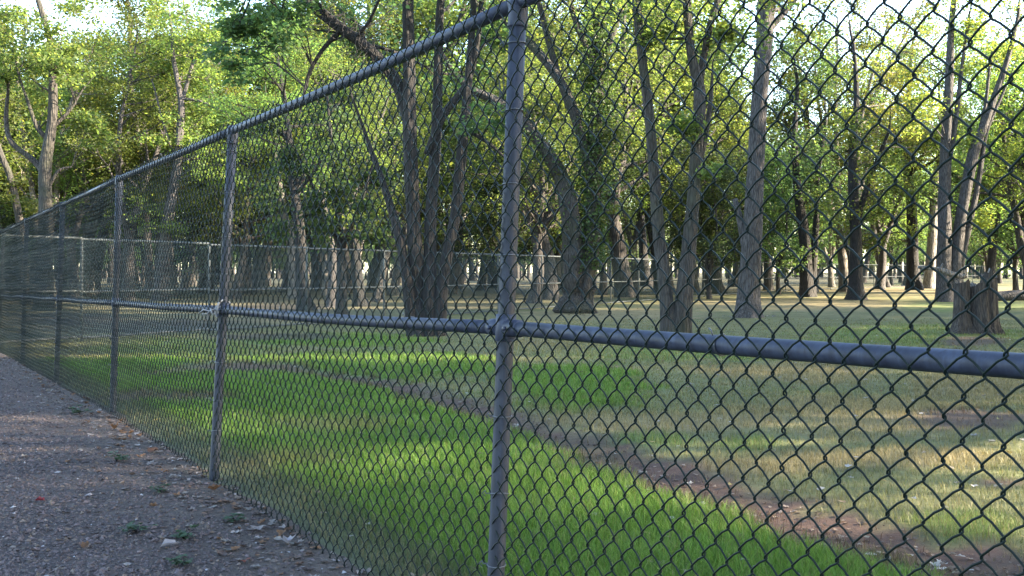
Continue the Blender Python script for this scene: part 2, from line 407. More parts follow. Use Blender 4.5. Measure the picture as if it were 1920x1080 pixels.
def wire_panel(nw, span):                                # woven panel starting at the origin, along DIR
    b = MB(); pw = span / nw; ph = .0742; rw = .0023
    nd = 26; z0 = .028 - 2 * .0742
    A = pw / 2 + .0026; dep = .0043
    for w in range(nw):
        jx = rs.normal(0, .0012); jz = rs.normal(0, .0015); pts = []
        par = (w % 2)
        for h in range(2 * nd + par):
            # strand h goes from corner h to corner h+1; even strands lean right and sit in front
            sgn = 1 if (h % 2 == 0) else -1
            zc0 = z0 + h * ph / 2 - (ph / 2 if par else 0) ; zc1 = zc0 + ph / 2
            x0 = -A * sgn; x1 = A * sgn; d = dep * sgn
            for t, dd in ((.0, 0.0), (.10, .52), (.32, .93), (.62, .95), (.88, .55)):
                bow = .0030 * math.sin(math.pi * t) * (1 if sgn < 0 else .4)
                k_ = t
                if t == .10: k_ = .045
                if t == .88: k_ = .94
                zz = zc0 + (zc1 - zc0) * t + bow
                if zz < -.2: continue
                pts.append((x0 + (x1 - x0) * k_ + jx, d * dd, zz + jz))
        # knuckled top end: small hook
        last = pts[-1]; e = A if pts[-1][0] > 0 else -A
        pts.append((e + jx, 0, zc1 + jz)); pts.append((e * .82 + jx, .004, zc1 + .010 + jz)); pts.append((e * 1.05 + jx, .007, zc1 + .017 + jz))
        P = np.array(pts)
        al = (w + .5) * pw + P[:, 0]
        off = P[:, 1] - .030 - .0
        wav = .004 * np.sin(al * 2.1 + P[:, 2] * 3.0) - .006 * np.sin(np.pi * al / span) * np.sin(P[:, 2] * 2.2)
        al = al + .005 * np.sin(P[:, 2] * 4.1 + w * .05) + .003 * np.sin(P[:, 2] * 9 + w * .21)
        off = off + wav
        n = LEAN * (P[:, 2] - MID) + off
        X = al[:, None] * DIR[None] + n[:, None] * NRM[None]
        b.tube(np.column_stack([X, P[:, 2] + SLOPE * al + .006 * np.sin(al * 3.3 + P[:, 2])]), rw, 5, cap=False)
    return b
mesh_data = wire_panel(80, SPAN).mesh('wire_mesh', M['wire'])
mesh_short = wire_panel(36, SPAN * .44).mesh('wire_mesh', M['wire'])
for k in range(-1, 6):
    o = child('wire_mesh', mesh_data if k < 5 else mesh_short, fence)
    p = fpos(k); o.location = (p[0], p[1], fz(k)); o['kind'] = 'stuff'

def ring(b, c, ax, r, t, n=14, s=5, arc=(0, 2 * math.pi)):
    ax = np.asarray(ax, float); ax /= np.linalg.norm(ax)
    e1 = np.cross(ax, [0, 0, 1.0]) if abs(ax[2]) < .9 else np.array([1.0, 0, 0]); e1 /= np.linalg.norm(e1); e2 = np.cross(ax, e1)
    th = np.linspace(arc[0], arc[1], n)
    b.tube(np.asarray(c)[None] + r * (np.cos(th)[:, None] * e1 + np.sin(th)[:, None] * e2), t, s)
AL3 = np.array([DIR[0], DIR[1], SLOPE]); NR3 = np.array([NRM[0], NRM[1], 0])
RAIL_R, POST_R, TOP_R = .0215, .0255, .0215
extra_lean = {0: .012, 1: .020, 2: -.008, 3: .0, 4: -.006, 5: .004}
posts = {}
for k in [-1, 0, 1, 2, 3, 4, 5, K_CORNER]:
    ex = extra_lean.get(k, 0)
    zz = np.array([-.35, 0, .4, MID, 1.2, H - .035]); P = [fpt(k, z) + np.append(NRM * ex * (z - MID), 0) for z in zz]
    b = MB(); b.tube(P, POST_R if k != K_CORNER else .036, 20); po = b.obj('post', M['post'], fence); posts[k] = po
    top = fpt(k, H) + np.append(NRM * ex * (H - MID), 0)
    b = MB()                                                # loop cap holding the top rail
    up = P[-1] - P[-2]; up /= np.linalg.norm(up)
    b.tube([top - up * .075, top - up * .070, top - up * .02, top + up * .014, top + up * .024, top + up * .028], [.0285, .0300, .0300, .0290, .020, .006], 18)
    b.tube([top - AL3 * .022, top + AL3 * .022], .0268, 16)
    b.obj('loop_cap', M['pipe'], po)
    mid = fpt(k, MID)
    b = MB()                                                # clamp joining the middle rails to the post
    b.tube([mid - up * .040, mid - up * .038, mid + up * .038, mid + up * .040], [.0275, .0305, .0305, .0275], 18)
    for sg in (-1, 1):
        if k == K_CORNER and sg > 0: continue
        b.tube([mid + AL3 * sg * .02, mid + AL3 * sg * .080, mid + AL3 * sg * .083], [.0265, .0255, .022], 16)
    bo = mid - NR3 * .029
    b.tube([bo + AL3 * .045, bo + AL3 * .045 - NR3 * .008], .007, 6); b.tube([bo - AL3 * .045, bo - AL3 * .045 - NR3 * .008], .007, 6)
    b.obj('rail_clamp', M['pipe'], po)
    for z in (.16, .36, .56, 1.02, 1.24, 1.46, 1.66):
        z += rs.uniform(-.03, .03); c = fpt(k, z) + np.append(NRM * ex * (z - MID), 0)
        b = MB(); a0 = rs.uniform(-.3, .3)
        ax = up + AL3 * rs.uniform(-.25, .25) + NR3 * rs.uniform(-.1, .3)
        ring(b, c, ax, POST_R + .0022, .0019, 18, 5)
        hk = c - NR3 * .030 + AL3 * .026
        b.tube([c + AL3 * POST_R - NR3 * .006, hk, hk + np.array([0, 0, .008]) + AL3 * .006, hk + AL3 * .012 - NR3 * .006, hk + AL3 * .006 - np.array([0, 0, .008])], .0019, 5)
        b.obj('tie_wire', M['tie'], po)
ks = [-1, 0, 1, 2, 3, 4, 5, K_CORNER]
for k0, k1 in zip(ks[:-1], ks[1:]):
    n = 9; T = np.linspace(0, 1, n); sag = rs.uniform(.004, .012)
    g = .012
    for nm, z, r, inset in (('top_rail', H, TOP_R, -.002), ('middle_rail', MID, RAIL_R, .03)):
        kk = np.linspace(k0 + inset / SPAN, k1 - inset / SPAN, n)
        b = MB(); e0, e1 = extra_lean.get(k0, 0), extra_lean.get(k1, 0)
        P = [fpt(a, z) - np.array([0, 0, sag * math.sin(math.pi * t)]) + np.append(NRM * ((1 - t) * e0 + t * e1) * (z - MID), 0) for a, t in zip(kk, T)]
        b.tube(P, r, 18); ro = b.obj(nm, M['pipe'], fence)
        for t in (.2, .45, .7):
            tt = t + rs.uniform(-.05, .05); a = k0 + (k1 - k0) * tt; c = fpt(a, z) - np.array([0, 0, sag * math.sin(math.pi * tt)])
            b = MB(); ring(b, c, AL3, r + .0022, .0018, 16, 5)
            hk = c - NR3 * (r + .006) + np.array([0, 0, r])
            b.tube([hk, hk - NR3 * .004 + np.array([0, 0, .012]), hk + AL3 * .012 + np.array([0, 0, .016])], .0018, 5)
            b.obj('tie_wire', M['tie'], ro)

# frayed rope at the second post
b = MB(); c0 = fpt(1, MID)
for q_ in range(4): ring(b, c0 + AL3 * rs.uniform(-.03, .02) + np.array([0, 0, rs.uniform(-.015, .02)]), AL3 + rs.normal(0, .35, 3), .034 + rs.uniform(0, .008), .0058, 16, 6)
for q_ in range(6):
    p = c0 - NR3 * .045 + AL3 * rs.uniform(.0, .06); d = rs.normal(0, 1, 3) * .014 + AL3 * .012 - np.array([0, 0, .014]) - NR3 * .015
    b.tube([p, p + d * .6 + rs.normal(0, .008, 3), p + d * 1.3 + rs.normal(0, .012, 3), p + d * 1.9 + np.array([0, 0, -.012])], [.0055, .005, .004, .002], 5)
tag(b.obj('rope', M['rope']), 'frayed pale rope knotted round the fence post where the middle rail meets it', 'rope')

# ------------------------------------------------------------------ far fence
far = empty('far_fence', (0, 0, 0))
tag(far, 'silver pipe fence with teal mesh crossing the field behind the trees', 'fence')
corner = np.array([FX0 + FSL * 16.8, 16.8])
fp = [corner + np.array([FSL, 1]) * .0]
Yp = [18.35 + 2.805 * q_ for q_ in range(14)]
fpts = [tuple(corner)] + [(FX0 + FSL * y, y) for y in Yp]
px_, py_ = fpts[-1]
hd = math.atan2(FSL, 1)
for q_ in range(20):
    hd += math.radians(1.1) if q_ < 12 else 0
    px_ += 3.15 * math.sin(hd); py_ += 3.15 * math.cos(hd); fpts.append((px_, py_))
fpts = np.array(fpts)
def far_panel():
    b = MB(); S = 1.0; n = 42; hgt = 1.80
    p = 3.15 / n; zr = hgt
    nn = int(hgt / (.0718)); 
    for sgn in (1, -1):
        for w in range(-nn, n + 1 if sgn > 0 else n + nn + 1):
            x0 = w * p; 
            if sgn > 0: xa, za, xb, zb = x0, 0, x0 + nn * p, hgt
            else: xa, za, xb, zb = x0, 0, x0 - nn * p, hgt
            # clip to 0..3.15
            def cl(xa, za, xb, zb):
                t0, t1 = 0.0, 1.0; dx = xb - xa
                for lim, s_ in ((0, 1), (3.15, -1)):
                    f = (lim - xa) / dx
                    if dx * s_ > 0: t0 = max(t0, f)
                    else: t1 = min(t1, f)
                return t0, t1
            t0, t1 = cl(xa, za, xb, zb)
            if t1 - t0 < .01: continue
            A_ = np.array([xa + (xb - xa) * t0, .003 * sgn, .03 + (zb - za) * t0]); B_ = np.array([xa + (xb - xa) * t1, .003 * sgn, .03 + (zb - za) * t1])
            b.tube([A_, B_], .0024, 3, cap=False)
    return b
fmesh = far_panel().mesh('wire_mesh', M['farwire'], False)
bp = MB(); bp.tube([(0, 0, -.3), (0, 0, 1.8), (0, 0, 1.83), (0, 0, 1.845)], [.026, .026, .02, .004], 10); pmesh = bp.mesh('post', M['galv'])
br = MB(); br.tube([(0, 0, 0), (1, 0, 0)], .0215, 10, cap=False); rmesh = br.mesh('rail', M['galv'])
for q_, (a_, b_) in enumerate(zip(fpts[:-1], fpts[1:])):
    d = b_ - a_; Ld = np.linalg.norm(d); ang = math.atan2(d[1], d[0]); z = float(ground(*a_))
    o = child('post', pmesh, far); o.location = (a_[0], a_[1], z)
    for nm, hz in (('top_rail', 1.8), ('middle_rail', .87), ('bottom_rail', .06)):
        o = child(nm, rmesh, far); o.location = (a_[0], a_[1], z + hz); o.rotation_euler = (0, 0, ang); o.scale = (Ld, 1, 1)
    o = child('wire_mesh', fmesh, far); o.location = (a_[0] + d[1] / Ld * .03, a_[1] - d[0] / Ld * .03, z); o.rotation_euler = (0, 0, ang); o.scale = (Ld / 3.15, 1, 1); o['kind'] = 'stuff'

# ------------------------------------------------------------------ trees
LEAFQ = np.array([[0, 0, 0], [.36, .45, .05], [0, 1, -.04], [-.36, .45, .05]])
def leaves(b, centers, sizes, r, up_bias=.7, tint_lo=.6, tint_hi=1.35, warm=.25):
    n = len(centers)
    nrm = r.normal(0, 1, (n, 3)); nrm[:, 2] = np.abs(nrm[:, 2]) + up_bias; nrm /= np.linalg.norm(nrm, axis=1)[:, None]
    d = r.normal(0, 1, (n, 3)); d[:, 2] -= .5; d -= nrm * np.sum(d * nrm, 1)[:, None]; d /= np.linalg.norm(d, axis=1)[:, None] + 1e-9
    s = np.cross(d, nrm)
    V = centers[:, None, :] + sizes[:, None, None] * (LEAFQ[None, :, 0:1] * s[:, None] + LEAFQ[None, :, 1:2] * d[:, None] + LEAFQ[None, :, 2:3] * nrm[:, None])
    k = r.uniform(tint_lo, tint_hi, (n, 1)); w = np.clip(r.normal(0, 1, (n, 1)), 0, 2.5) * warm
    c = np.hstack([k * (1 + w * 1.3), k * (1 + w * .45), k * (1 - w * .2)])
    f = (np.arange(n) * 4)[:, None] + np.arange(4)[None]
    b.add(V.reshape(-1, 3), None, f, np.repeat(c, 4, 0))

def smooth_poly(P, n):
    P = np.asarray(P, float); t = np.linspace(0, len(P) - 1, n); out = np.zeros((n, P.shape[1]))
    for q_, tt in enumerate(t):
        i1 = min(int(tt), len(P) - 2); f = tt - i1
        p0 = P[max(i1 - 1, 0)]; p1 = P[i1]; p2 = P[i1 + 1]; p3 = P[min(i1 + 2, len(P) - 1)]
        out[q_] = .5 * ((2 * p1) + (-p0 + p2) * f + (2 * p0 - 5 * p1 + 4 * p2 - p3) * f * f + (-p0 + 3 * p1 - 3 * p2 + p3) * f ** 3)
    return out

def limb(r, p, d, length, r0, droop=.0, n=6, wig=.12):
    P = [np.array(p)]; d = np.array(d, float); d /= np.linalg.norm(d)
    for q_ in range(n - 1):
        d = d + r.normal(0, wig, 3) + np.array([0, 0, .06 - droop]); d /= np.linalg.norm(d); P.append(P[-1] + d * length / (n - 1))
    return np.array(P), np.linspace(r0, max(r0 * .25, .006), n)

def foliate(r, bt, bl, p, d, length, r0, leaf_n, leaf_s, spread, sub=4, sides=5):
    """limb with twigs; leaf clumps at the twig ends"""
    P, R = limb(r, p, d, length, r0); bt.tube(P, R, sides, cap=False)
    ends = [P[-1]]
    for q_ in range(sub):
        f = r.uniform(.35, .95); k_ = f * (len(P) - 1); i0 = int(k_); q0 = P[i0] + (P[min(i0 + 1, len(P) - 1)] - P[i0]) * (k_ - i0)
        dd = (P[-1] - P[0]); dd /= np.linalg.norm(dd); dd = dd + r.normal(0, .75, 3); dd[2] += .1
        T, TR = limb(r, q0, dd, length * r.uniform(.25, .5), r0 * .35, n=4); bt.tube(T, TR, 3, cap=False); ends += [T[-1], (T[1] + T[2]) / 2]
    for e in ends:
        n = max(3, int(leaf_n * r.uniform(.5, 1.4)))
        c = e[None] + r.normal(0, 1, (n, 3)) * np.array([spread, spread, spread * .55]) * r.uniform(.6, 1.2)
        leaves(bl, c, leaf_s * r.uniform(.65, 1.35, n), r)

def proto(seed, Ht, r0, lo, spread, forks, nl, leaf_n, leaf_s, bark, leafm):
    r = np.random.RandomState(seed); bt = MB(); bl = MB()
    zf = Ht * r.uniform(.12, .3) if forks > 1 else Ht * .8
    base = [np.zeros(3) + [0, 0, -.25]]; d = np.array([r.normal(0, .05), r.normal(0, .05), 1])
    stems = []
    n0 = 5 if forks > 1 else 9
    hh = zf if forks > 1 else Ht * .85
    P = [np.array([0, 0, -.3])]
    for q_ in range(n0):
        d = d + np.array([r.normal(0, .06), r.normal(0, .06), 0]); P.append(P[-1] + d / np.linalg.norm(d) * (hh + .3) / n0)
    P = np.array(P); top_r = r0 * (.72 if forks > 1 else .15)
    R = np.linspace(r0, top_r, len(P)); PP = smooth_poly(np.column_stack([P, R]), 16)
    bt.tube(PP[:, :3], PP[:, 3], 10, cap=False, flare=(.35, .55, r.randint(4, 7), r.uniform(0, 6)), rough=.05, seed=seed)
    if forks == 1: stems.append((PP[:, :3], PP[:, 3]))
    else:
        for q_ in range(forks):
            an = q_ * 6.283 / forks + r.uniform(-.5, .5); tilt = r.uniform(.14, .42)
            d = np.array([math.cos(an) * tilt, math.sin(an) * tilt, 1]); S = [P[-1] - np.array([0, 0, .15])]
            L_ = (Ht - hh) * r.uniform(.75, 1.0)
            for w in range(7):
                d = d + np.array([r.normal(0, .1), r.normal(0, .1), .05]); S.append(S[-1] + d / np.linalg.norm(d) * L_ / 7)
            S = np.array(S); SR = np.linspace(r0 * .6, r0 * .1, len(S)); bt.tube(S, SR, 8, cap=False, rough=.04, seed=seed + q_); stems.append((S, SR))
    per = max(3, nl // len(stems))
    for S, SR in stems:
        for q_ in range(per):
            f = 1 - (q_ + r.uniform(0, .8)) / per * .95
            k_ = f * (len(S) - 1); i0 = min(int(k_), len(S) - 2); p = S[i0] + (S[i0 + 1] - S[i0]) * (k_ - i0)
            if p[2] < lo * Ht: continue
            hrel = (p[2] / Ht - lo) / (1 - lo)
            an = r.uniform(0, 6.283); ln = spread * (1.15 - .75 * hrel) * r.uniform(.55, 1.1)
            foliate(r, bt, bl, p, [math.cos(an), math.sin(an), r.uniform(.05, .75)], ln, SR[i0] * .45 + .01, leaf_n, leaf_s, .42, sub=5)
    return bt.mesh('trunk', bark), bl.mesh('crown', leafm)

PROTOS = []
specs = [ # seed, height, radius, crown low, spread, forks, limbs, leaves, size
    (101, 15, .30, .20, 3.8, 1, 44, 54, .118, 'bark_bg', 'leaf'),
    (102, 14, .34, .18, 3.9, 3, 46, 52, .118, 'bark_bg', 'leaf'),
    (103, 17, .36, .26, 3.6, 2, 42, 46, .118, 'bark_grey', 'leaf'),
    (104, 12, .26, .10, 3.5, 2, 50, 64, .115, 'bark_bg', 'leaf_dark'),
    (105, 16, .32, .28, 3.9, 3, 46, 52, .12, 'bark_pale', 'leaf_gold'),
    (106, 18, .38, .32, 3.9, 1, 40, 50, .118, 'bark_dark', 'leaf'),
    (107, 9, .14, .08, 2.6, 3, 44, 60, .115, 'bark_moss', 'leaf_dark'),
]
KIND = ['rounded light green tree', 'broad three-stemmed tree', 'tall forked tree', 'low dark bushy tree', 'pale-barked tree', 'tall straight dark tree', 'thin many-stemmed tree']
MARKS = [(-40, 'beyond the fence corner'), (85, 'behind the sunlit forked tree'), (165, 'behind the sunlit pale trunk'), (245, 'behind the slender single stem'), (330, 'behind the reddish forked trunk'), (437, 'behind the rope post'),
    (530, 'behind the pale dappled stems'), (630, 'behind the low dark leafy tree'), (720, 'left of the dark many-stemmed tree'), (800, 'behind the dark many-stemmed tree'), (880, 'right of the dark many-stemmed tree'), (958, 'behind the nearest full post'), (1010, 'left of the gnarled tree'), (1085, 'behind the gnarled tree'),
    (1165, 'right of the gnarled tree'), (1265, 'behind the twin-stemmed tree'), (1340, 'left of the thick grey trunk'), (1415, 'behind the thick grey trunk'), (1465, 'right of the thick grey trunk'), (1510, 'behind the dark leaning trunk'), (1605, 'behind the leaf-wrapped trunk'), (1690, 'left of the fanning grey stems'), (1780, 'behind the fanning grey stems'), (1840, 'above the stump'), (1905, 'right of the stump'), (2000, 'past the stump side of the field')]
SEEN = {}
def wood_label(pi, X, Y):
    x = 960 + X / Y * FPX; mk = min(MARKS, key=lambda m_: abs(m_[0] - x))[1]
    dp = 'in the front row' if Y < 60 else 'midway back' if Y < 85 else 'deep in the wood' if Y < 130 else 'at the far back'
    lab = '%s %s %s' % (KIND[pi], dp, mk); n = SEEN.get(lab, 0); SEEN[lab] = n + 1
    return lab if n == 0 else ('another ' if n == 1 else 'one more ') + lab
for s in specs:
    PROTOS.append(proto(*s[:9], M[s[9]], M[s[10]]))
used = {}
def plant(pi, X, Y, sc, rz, label=None, group='trees of the wood beyond the far fence'):
    o = empty('tree', (X, Y, float(ground(X, Y))), rz, sc)
    tag(o, label or wood_label(pi, X, Y), 'tree', group)
    child('trunk', PROTOS[pi][0], o); child('crown', PROTOS[pi][1], o)
    return o

def hero(name, label, Y, stems, bark, leafm, clusters=(), base_flare=(.3, .3, 5, 1.0), auto=14, top=12.0, leaf_s=.10, seed=1, ivy=None, burl=0, auto_lo=None, leaf_n=40, spread=.38):
    r = np.random.RandomState(seed); root = empty(name, tuple(np.array([at(stems[0][0][0], 0, Y)[0], Y, float(ground(0, Y))])))
    tag(root, label, 'tree'); org = np.array(root.location)
    bt, bl, bi = MB(), MB(), MB(); S_all = []
    for si, st in enumerate(stems):
        P = []; dy = 0 if si == 0 else r.uniform(-.25, .25)
        for q_, s in enumerate(st):
            p = at(s[0], s[1], Y); p[1] += dy * min(1, q_ / 2) + (r.normal(0, .06) if q_ else 0)
            P.append(np.append(p, s[2] * .85 / FPX * Y / 2))
        P = np.array(P)
        grounded = st[0][1] > 535
        if grounded: P[0, 2] = float(ground(0, Y)) - .12
        if st[-1][1] <= 12:                                 # goes on above the picture
            d = P[-1, :3] - P[-2, :3]; d /= np.linalg.norm(d); L_ = max(1.5, (top - P[-1, 2])) * r.uniform(.7, 1.0) / max(d[2], .4)
            L_ = min(L_, 9); ext = []
            p = P[-1].copy()
            for w in range(5):
                d = d + r.normal(0, .1, 3) + np.array([0, 0, .06]); d /= np.linalg.norm(d); p = np.append(p[:3] + d * L_ / 5, P[-1, 3] * (1 - .17 * (w + 1))); ext.append(p)
            P = np.vstack([P, ext])
        elif st[-1][1] < 300:
            d = P[-1, :3] - P[-2, :3]; d /= np.linalg.norm(d); L_ = min(3.0, P[-1, 3] * 28); p = P[-1].copy()
            for w in range(3):
                d = d + r.normal(0, .12, 3) + np.array([0, 0, .1]); d /= np.linalg.norm(d); p = np.append(p[:3] + d * L_ / 3, P[-1, 3] * (.65, .35, .1)[w]); P = np.vstack([P, p])
        wid = P[:, 3].max(); PP = smooth_poly(P, max(14, len(P) * (9 if wid > .12 else 5)))
        PP[:, :3] -= org
        if burl and si < 2:
            zz = PP[:, 2]; PP[:, 3] *= 1 + .2 * burl * np.sin(zz * 8 + si) * np.exp(-zz / 1.6) + .1 * burl * np.sin(zz * 19) * np.exp(-zz / 1.6)
        bt.tube(PP[:, :3], np.maximum(PP[:, 3], .008), 40 if wid > .12 else 8, cap=True, flare=base_flare if grounded else None, rough=.06 + .16 * burl * (si < 2), seed=seed * 13 + si)
        S_all.append(PP)
    allp = np.vstack(S_all)
    for cx, cy, cr, nn in clusters:                          # leaf sprays at given places, each on a twig from the nearest stem
        c = at(cx, cy, Y) - org; c[1] += r.uniform(-1, 1) * 1.2; rr = cr / FPX * Y
        dd = np.linalg.norm(allp[:, :3] - c[None] + np.array([0, 0, .5]), axis=1); q0 = allp[np.argmin(dd)]
        for w in range(nn):
            tgt = c + r.normal(0, .5, 3) * rr; d = tgt - q0[:3]; L_ = np.linalg.norm(d)
            pts = np.array([q0[:3], q0[:3] + d * .35 + np.array([0, 0, .12 * L_]), q0[:3] + d * .7 + np.array([0, 0, .12 * L_]) + r.normal(0, .05, 3) * L_, tgt])
            r1 = min(q0[3] * .4, .02 + .006 * L_)
            bt.tube(smooth_poly(pts, 8), np.linspace(r1, .006, 8), 5, cap=False)
            for h in range(3):
                e = tgt + r.normal(0, .35, 3) * rr; bt.tube([pts[2], (pts[2] + e) / 2 + r.normal(0, .06, 3), e], [.010, .007, .004], 3, cap=False)
                m_ = int(leaf_n * 2.0); leaves(bl, e[None] + r.normal(0, 1, (m_, 3)) * np.array([.36, .36, .2]) * max(rr, .5) * .75, leaf_s * r.uniform(.65, 1.35, m_), r)
    lo = auto_lo if auto_lo is not None else (EYE + (HOR - 60) / FPX * Y)
    for q_ in range(auto):
        PP = S_all[r.randint(len(S_all))]; cand = np.where(PP[:, 2] > lo)[0]
        if len(cand) == 0: continue
        k_ = r.choice(cand); an = r.uniform(0, 6.283)
        foliate(r, bt, bl, PP[k_, :3], [math.cos(an), math.sin(an), r.uniform(.0, .6)], r.uniform(1.2, 3.2), max(PP[k_, 3] * .4, .012), leaf_n, leaf_s, spread, sub=5)
    bt.obj('trunk', bark, root)
    if bl.n: bl.obj('crown', leafm, root)
    if ivy:
        for si, y0, y1, dens, thick in ivy:
            PP = S_all[si]; zlo = at(0, y0, Y)[2] - org[2]; zhi = at(0, y1, Y)[2] - org[2]
            cand = np.where((PP[:, 2] > zlo) & (PP[:, 2] < zhi))[0]
            k_ = r.choice(cand, dens); an = r.uniform(0, 6.283, dens); rad = PP[k_, 3] * 1.05 + np.abs(r.normal(0, thick, dens))
            c = PP[k_, :3] + np.column_stack([np.cos(an) * rad, np.sin(an) * rad, r.normal(0, .18, dens)])
            leaves(bi, c, .09 * r.uniform(.6, 1.4, dens), r, up_bias=.2, warm=.1)
        bi.obj('ivy', M['ivy'], root)
    return root, bt, S_all

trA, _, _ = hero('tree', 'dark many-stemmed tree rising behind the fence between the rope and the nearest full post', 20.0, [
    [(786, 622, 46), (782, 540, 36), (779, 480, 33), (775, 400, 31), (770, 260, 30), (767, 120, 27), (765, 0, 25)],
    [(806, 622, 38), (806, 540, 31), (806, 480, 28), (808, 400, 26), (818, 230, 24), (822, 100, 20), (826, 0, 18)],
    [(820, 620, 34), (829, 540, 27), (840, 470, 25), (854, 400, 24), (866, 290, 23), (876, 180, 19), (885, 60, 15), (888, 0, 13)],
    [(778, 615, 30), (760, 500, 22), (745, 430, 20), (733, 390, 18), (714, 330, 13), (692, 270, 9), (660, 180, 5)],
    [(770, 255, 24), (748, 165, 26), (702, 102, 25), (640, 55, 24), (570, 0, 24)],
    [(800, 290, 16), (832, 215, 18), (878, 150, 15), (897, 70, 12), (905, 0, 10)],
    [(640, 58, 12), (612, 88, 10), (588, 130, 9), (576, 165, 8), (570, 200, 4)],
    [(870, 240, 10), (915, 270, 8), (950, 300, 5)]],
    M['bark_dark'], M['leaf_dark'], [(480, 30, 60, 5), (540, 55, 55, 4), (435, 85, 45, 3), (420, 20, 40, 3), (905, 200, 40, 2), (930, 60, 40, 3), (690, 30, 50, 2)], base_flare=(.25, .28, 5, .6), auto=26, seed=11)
trB, _, SB = hero('tree', 'gnarled burl-covered tree with an ivy-clad right stem standing by the far fence', 32.0, [
    [(1078, 588, 62), (1078, 545, 54), (1078, 505, 52), (1076, 460, 50), (1068, 400, 40), (1055, 340, 34), (1025, 285, 28), (985, 235, 24), (930, 190, 20), (880, 165, 14)],
    [(1092, 585, 44), (1099, 520, 40), (1107, 470, 40), (1112, 400, 36), (1115, 300, 34), (1122, 200, 30), (1118, 90, 26), (1125, 0, 22)],
    [(1112, 340, 24), (1085, 240, 22), (1060, 170, 21), (1010, 100, 18), (960, 55, 16), (900, 15, 12), (880, 0, 10)],
    [(1085, 240, 18), (1050, 150, 16), (1030, 80, 14), (1010, 0, 12)],
    [(1118, 160, 18), (1150, 60, 14), (1170, 0, 12)],
    [(1120, 130, 14), (1085, 60, 12), (1065, 0, 10)]],
    M['bark_moss'], M['leaf'], [(1140, 250, 40, 2), (1080, 110, 50, 3), (1170, 110, 50, 3), (1010, 320, 50, 3), (1040, 40, 50, 3), (960, 130, 50, 3), (1000, 180, 40, 2), (1150, 400, 40, 2)],
    base_flare=(.3, .32, 5, 2.0), auto=16, seed=12, ivy=[(1, 500, 330, 2600, .13), (1, 360, 0, 9000, .30), (0, 330, 240, 500, .16), (0, 470, 330, 260, .08)], burl=1.0)
trC, _, _ = hero('tree', 'twin-stemmed tree joined low at the base just above the near blue rail', 21.0, [
    [(1257, 620, 46), (1248, 560, 30), (1240, 480, 27), (1232, 400, 26), (1226, 320, 24), (1218, 210, 22), (1203, 100, 20), (1195, 0, 19)],
    [(1274, 620, 46), (1282, 550, 38), (1290, 470, 32), (1297, 380, 28), (1302, 290, 26), (1307, 210, 26), (1308, 165, 26), (1293, 100, 20), (1282, 0, 18)],
    [(1308, 175, 20), (1319, 110, 16), (1328, 50, 15), (1345, 0, 14)],
    [(1304, 340, 14), (1322, 250, 12), (1332, 180, 10), (1335, 140, 5)]],
    M['bark_moss'], M['leaf'], [(1260, 250, 36, 2), (1345, 60, 34, 2), (1240, 60, 34, 2), (1320, 330, 30, 1)], base_flare=(.25, .18, 5, .2), auto=20, seed=13)
trD, _, _ = hero('tree', 'thick straight grey trunk with a flared base right of the twin-stemmed tree', 29.0, [
    [(1402, 590, 56), (1405, 545, 50), (1410, 450, 44), (1416, 330, 38), (1423, 200, 35), (1430, 100, 35), (1436, 20, 40), (1437, 0, 40)],
    [(1442, 55, 16), (1465, 30, 13), (1490, 0, 11)],
    [(1398, 480, 14), (1389, 415, 15), (1381, 372, 12)]],
    M['bark_grey'], M['leaf'], [], base_flare=(.28, .32, 6, 2.6), auto=14, top=15, seed=14)
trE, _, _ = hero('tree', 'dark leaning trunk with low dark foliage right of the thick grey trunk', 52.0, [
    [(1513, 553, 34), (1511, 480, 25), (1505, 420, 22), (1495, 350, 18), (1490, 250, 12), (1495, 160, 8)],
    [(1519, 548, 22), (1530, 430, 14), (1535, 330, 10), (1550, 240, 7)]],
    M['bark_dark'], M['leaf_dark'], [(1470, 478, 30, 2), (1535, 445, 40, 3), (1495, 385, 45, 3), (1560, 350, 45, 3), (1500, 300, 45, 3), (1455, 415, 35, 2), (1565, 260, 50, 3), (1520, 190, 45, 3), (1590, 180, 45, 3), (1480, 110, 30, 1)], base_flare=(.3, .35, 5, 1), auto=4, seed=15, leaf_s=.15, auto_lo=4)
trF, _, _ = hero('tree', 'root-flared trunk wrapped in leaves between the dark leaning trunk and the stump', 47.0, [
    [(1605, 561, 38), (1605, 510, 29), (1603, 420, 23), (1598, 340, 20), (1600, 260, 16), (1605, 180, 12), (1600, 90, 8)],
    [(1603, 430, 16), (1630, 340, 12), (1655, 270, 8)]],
    M['bark_dark'], M['leaf'], [(1580, 415, 45, 3), (1640, 420, 50, 3), (1630, 330, 50, 3), (1675, 440, 45, 3), (1665, 290, 45, 3), (1620, 240, 45, 3), (1690, 370, 40, 2), (1610, 120, 45, 2)], base_flare=(.3, .55, 5, 1.4), auto=3, seed=16, leaf_s=.14, auto_lo=4)
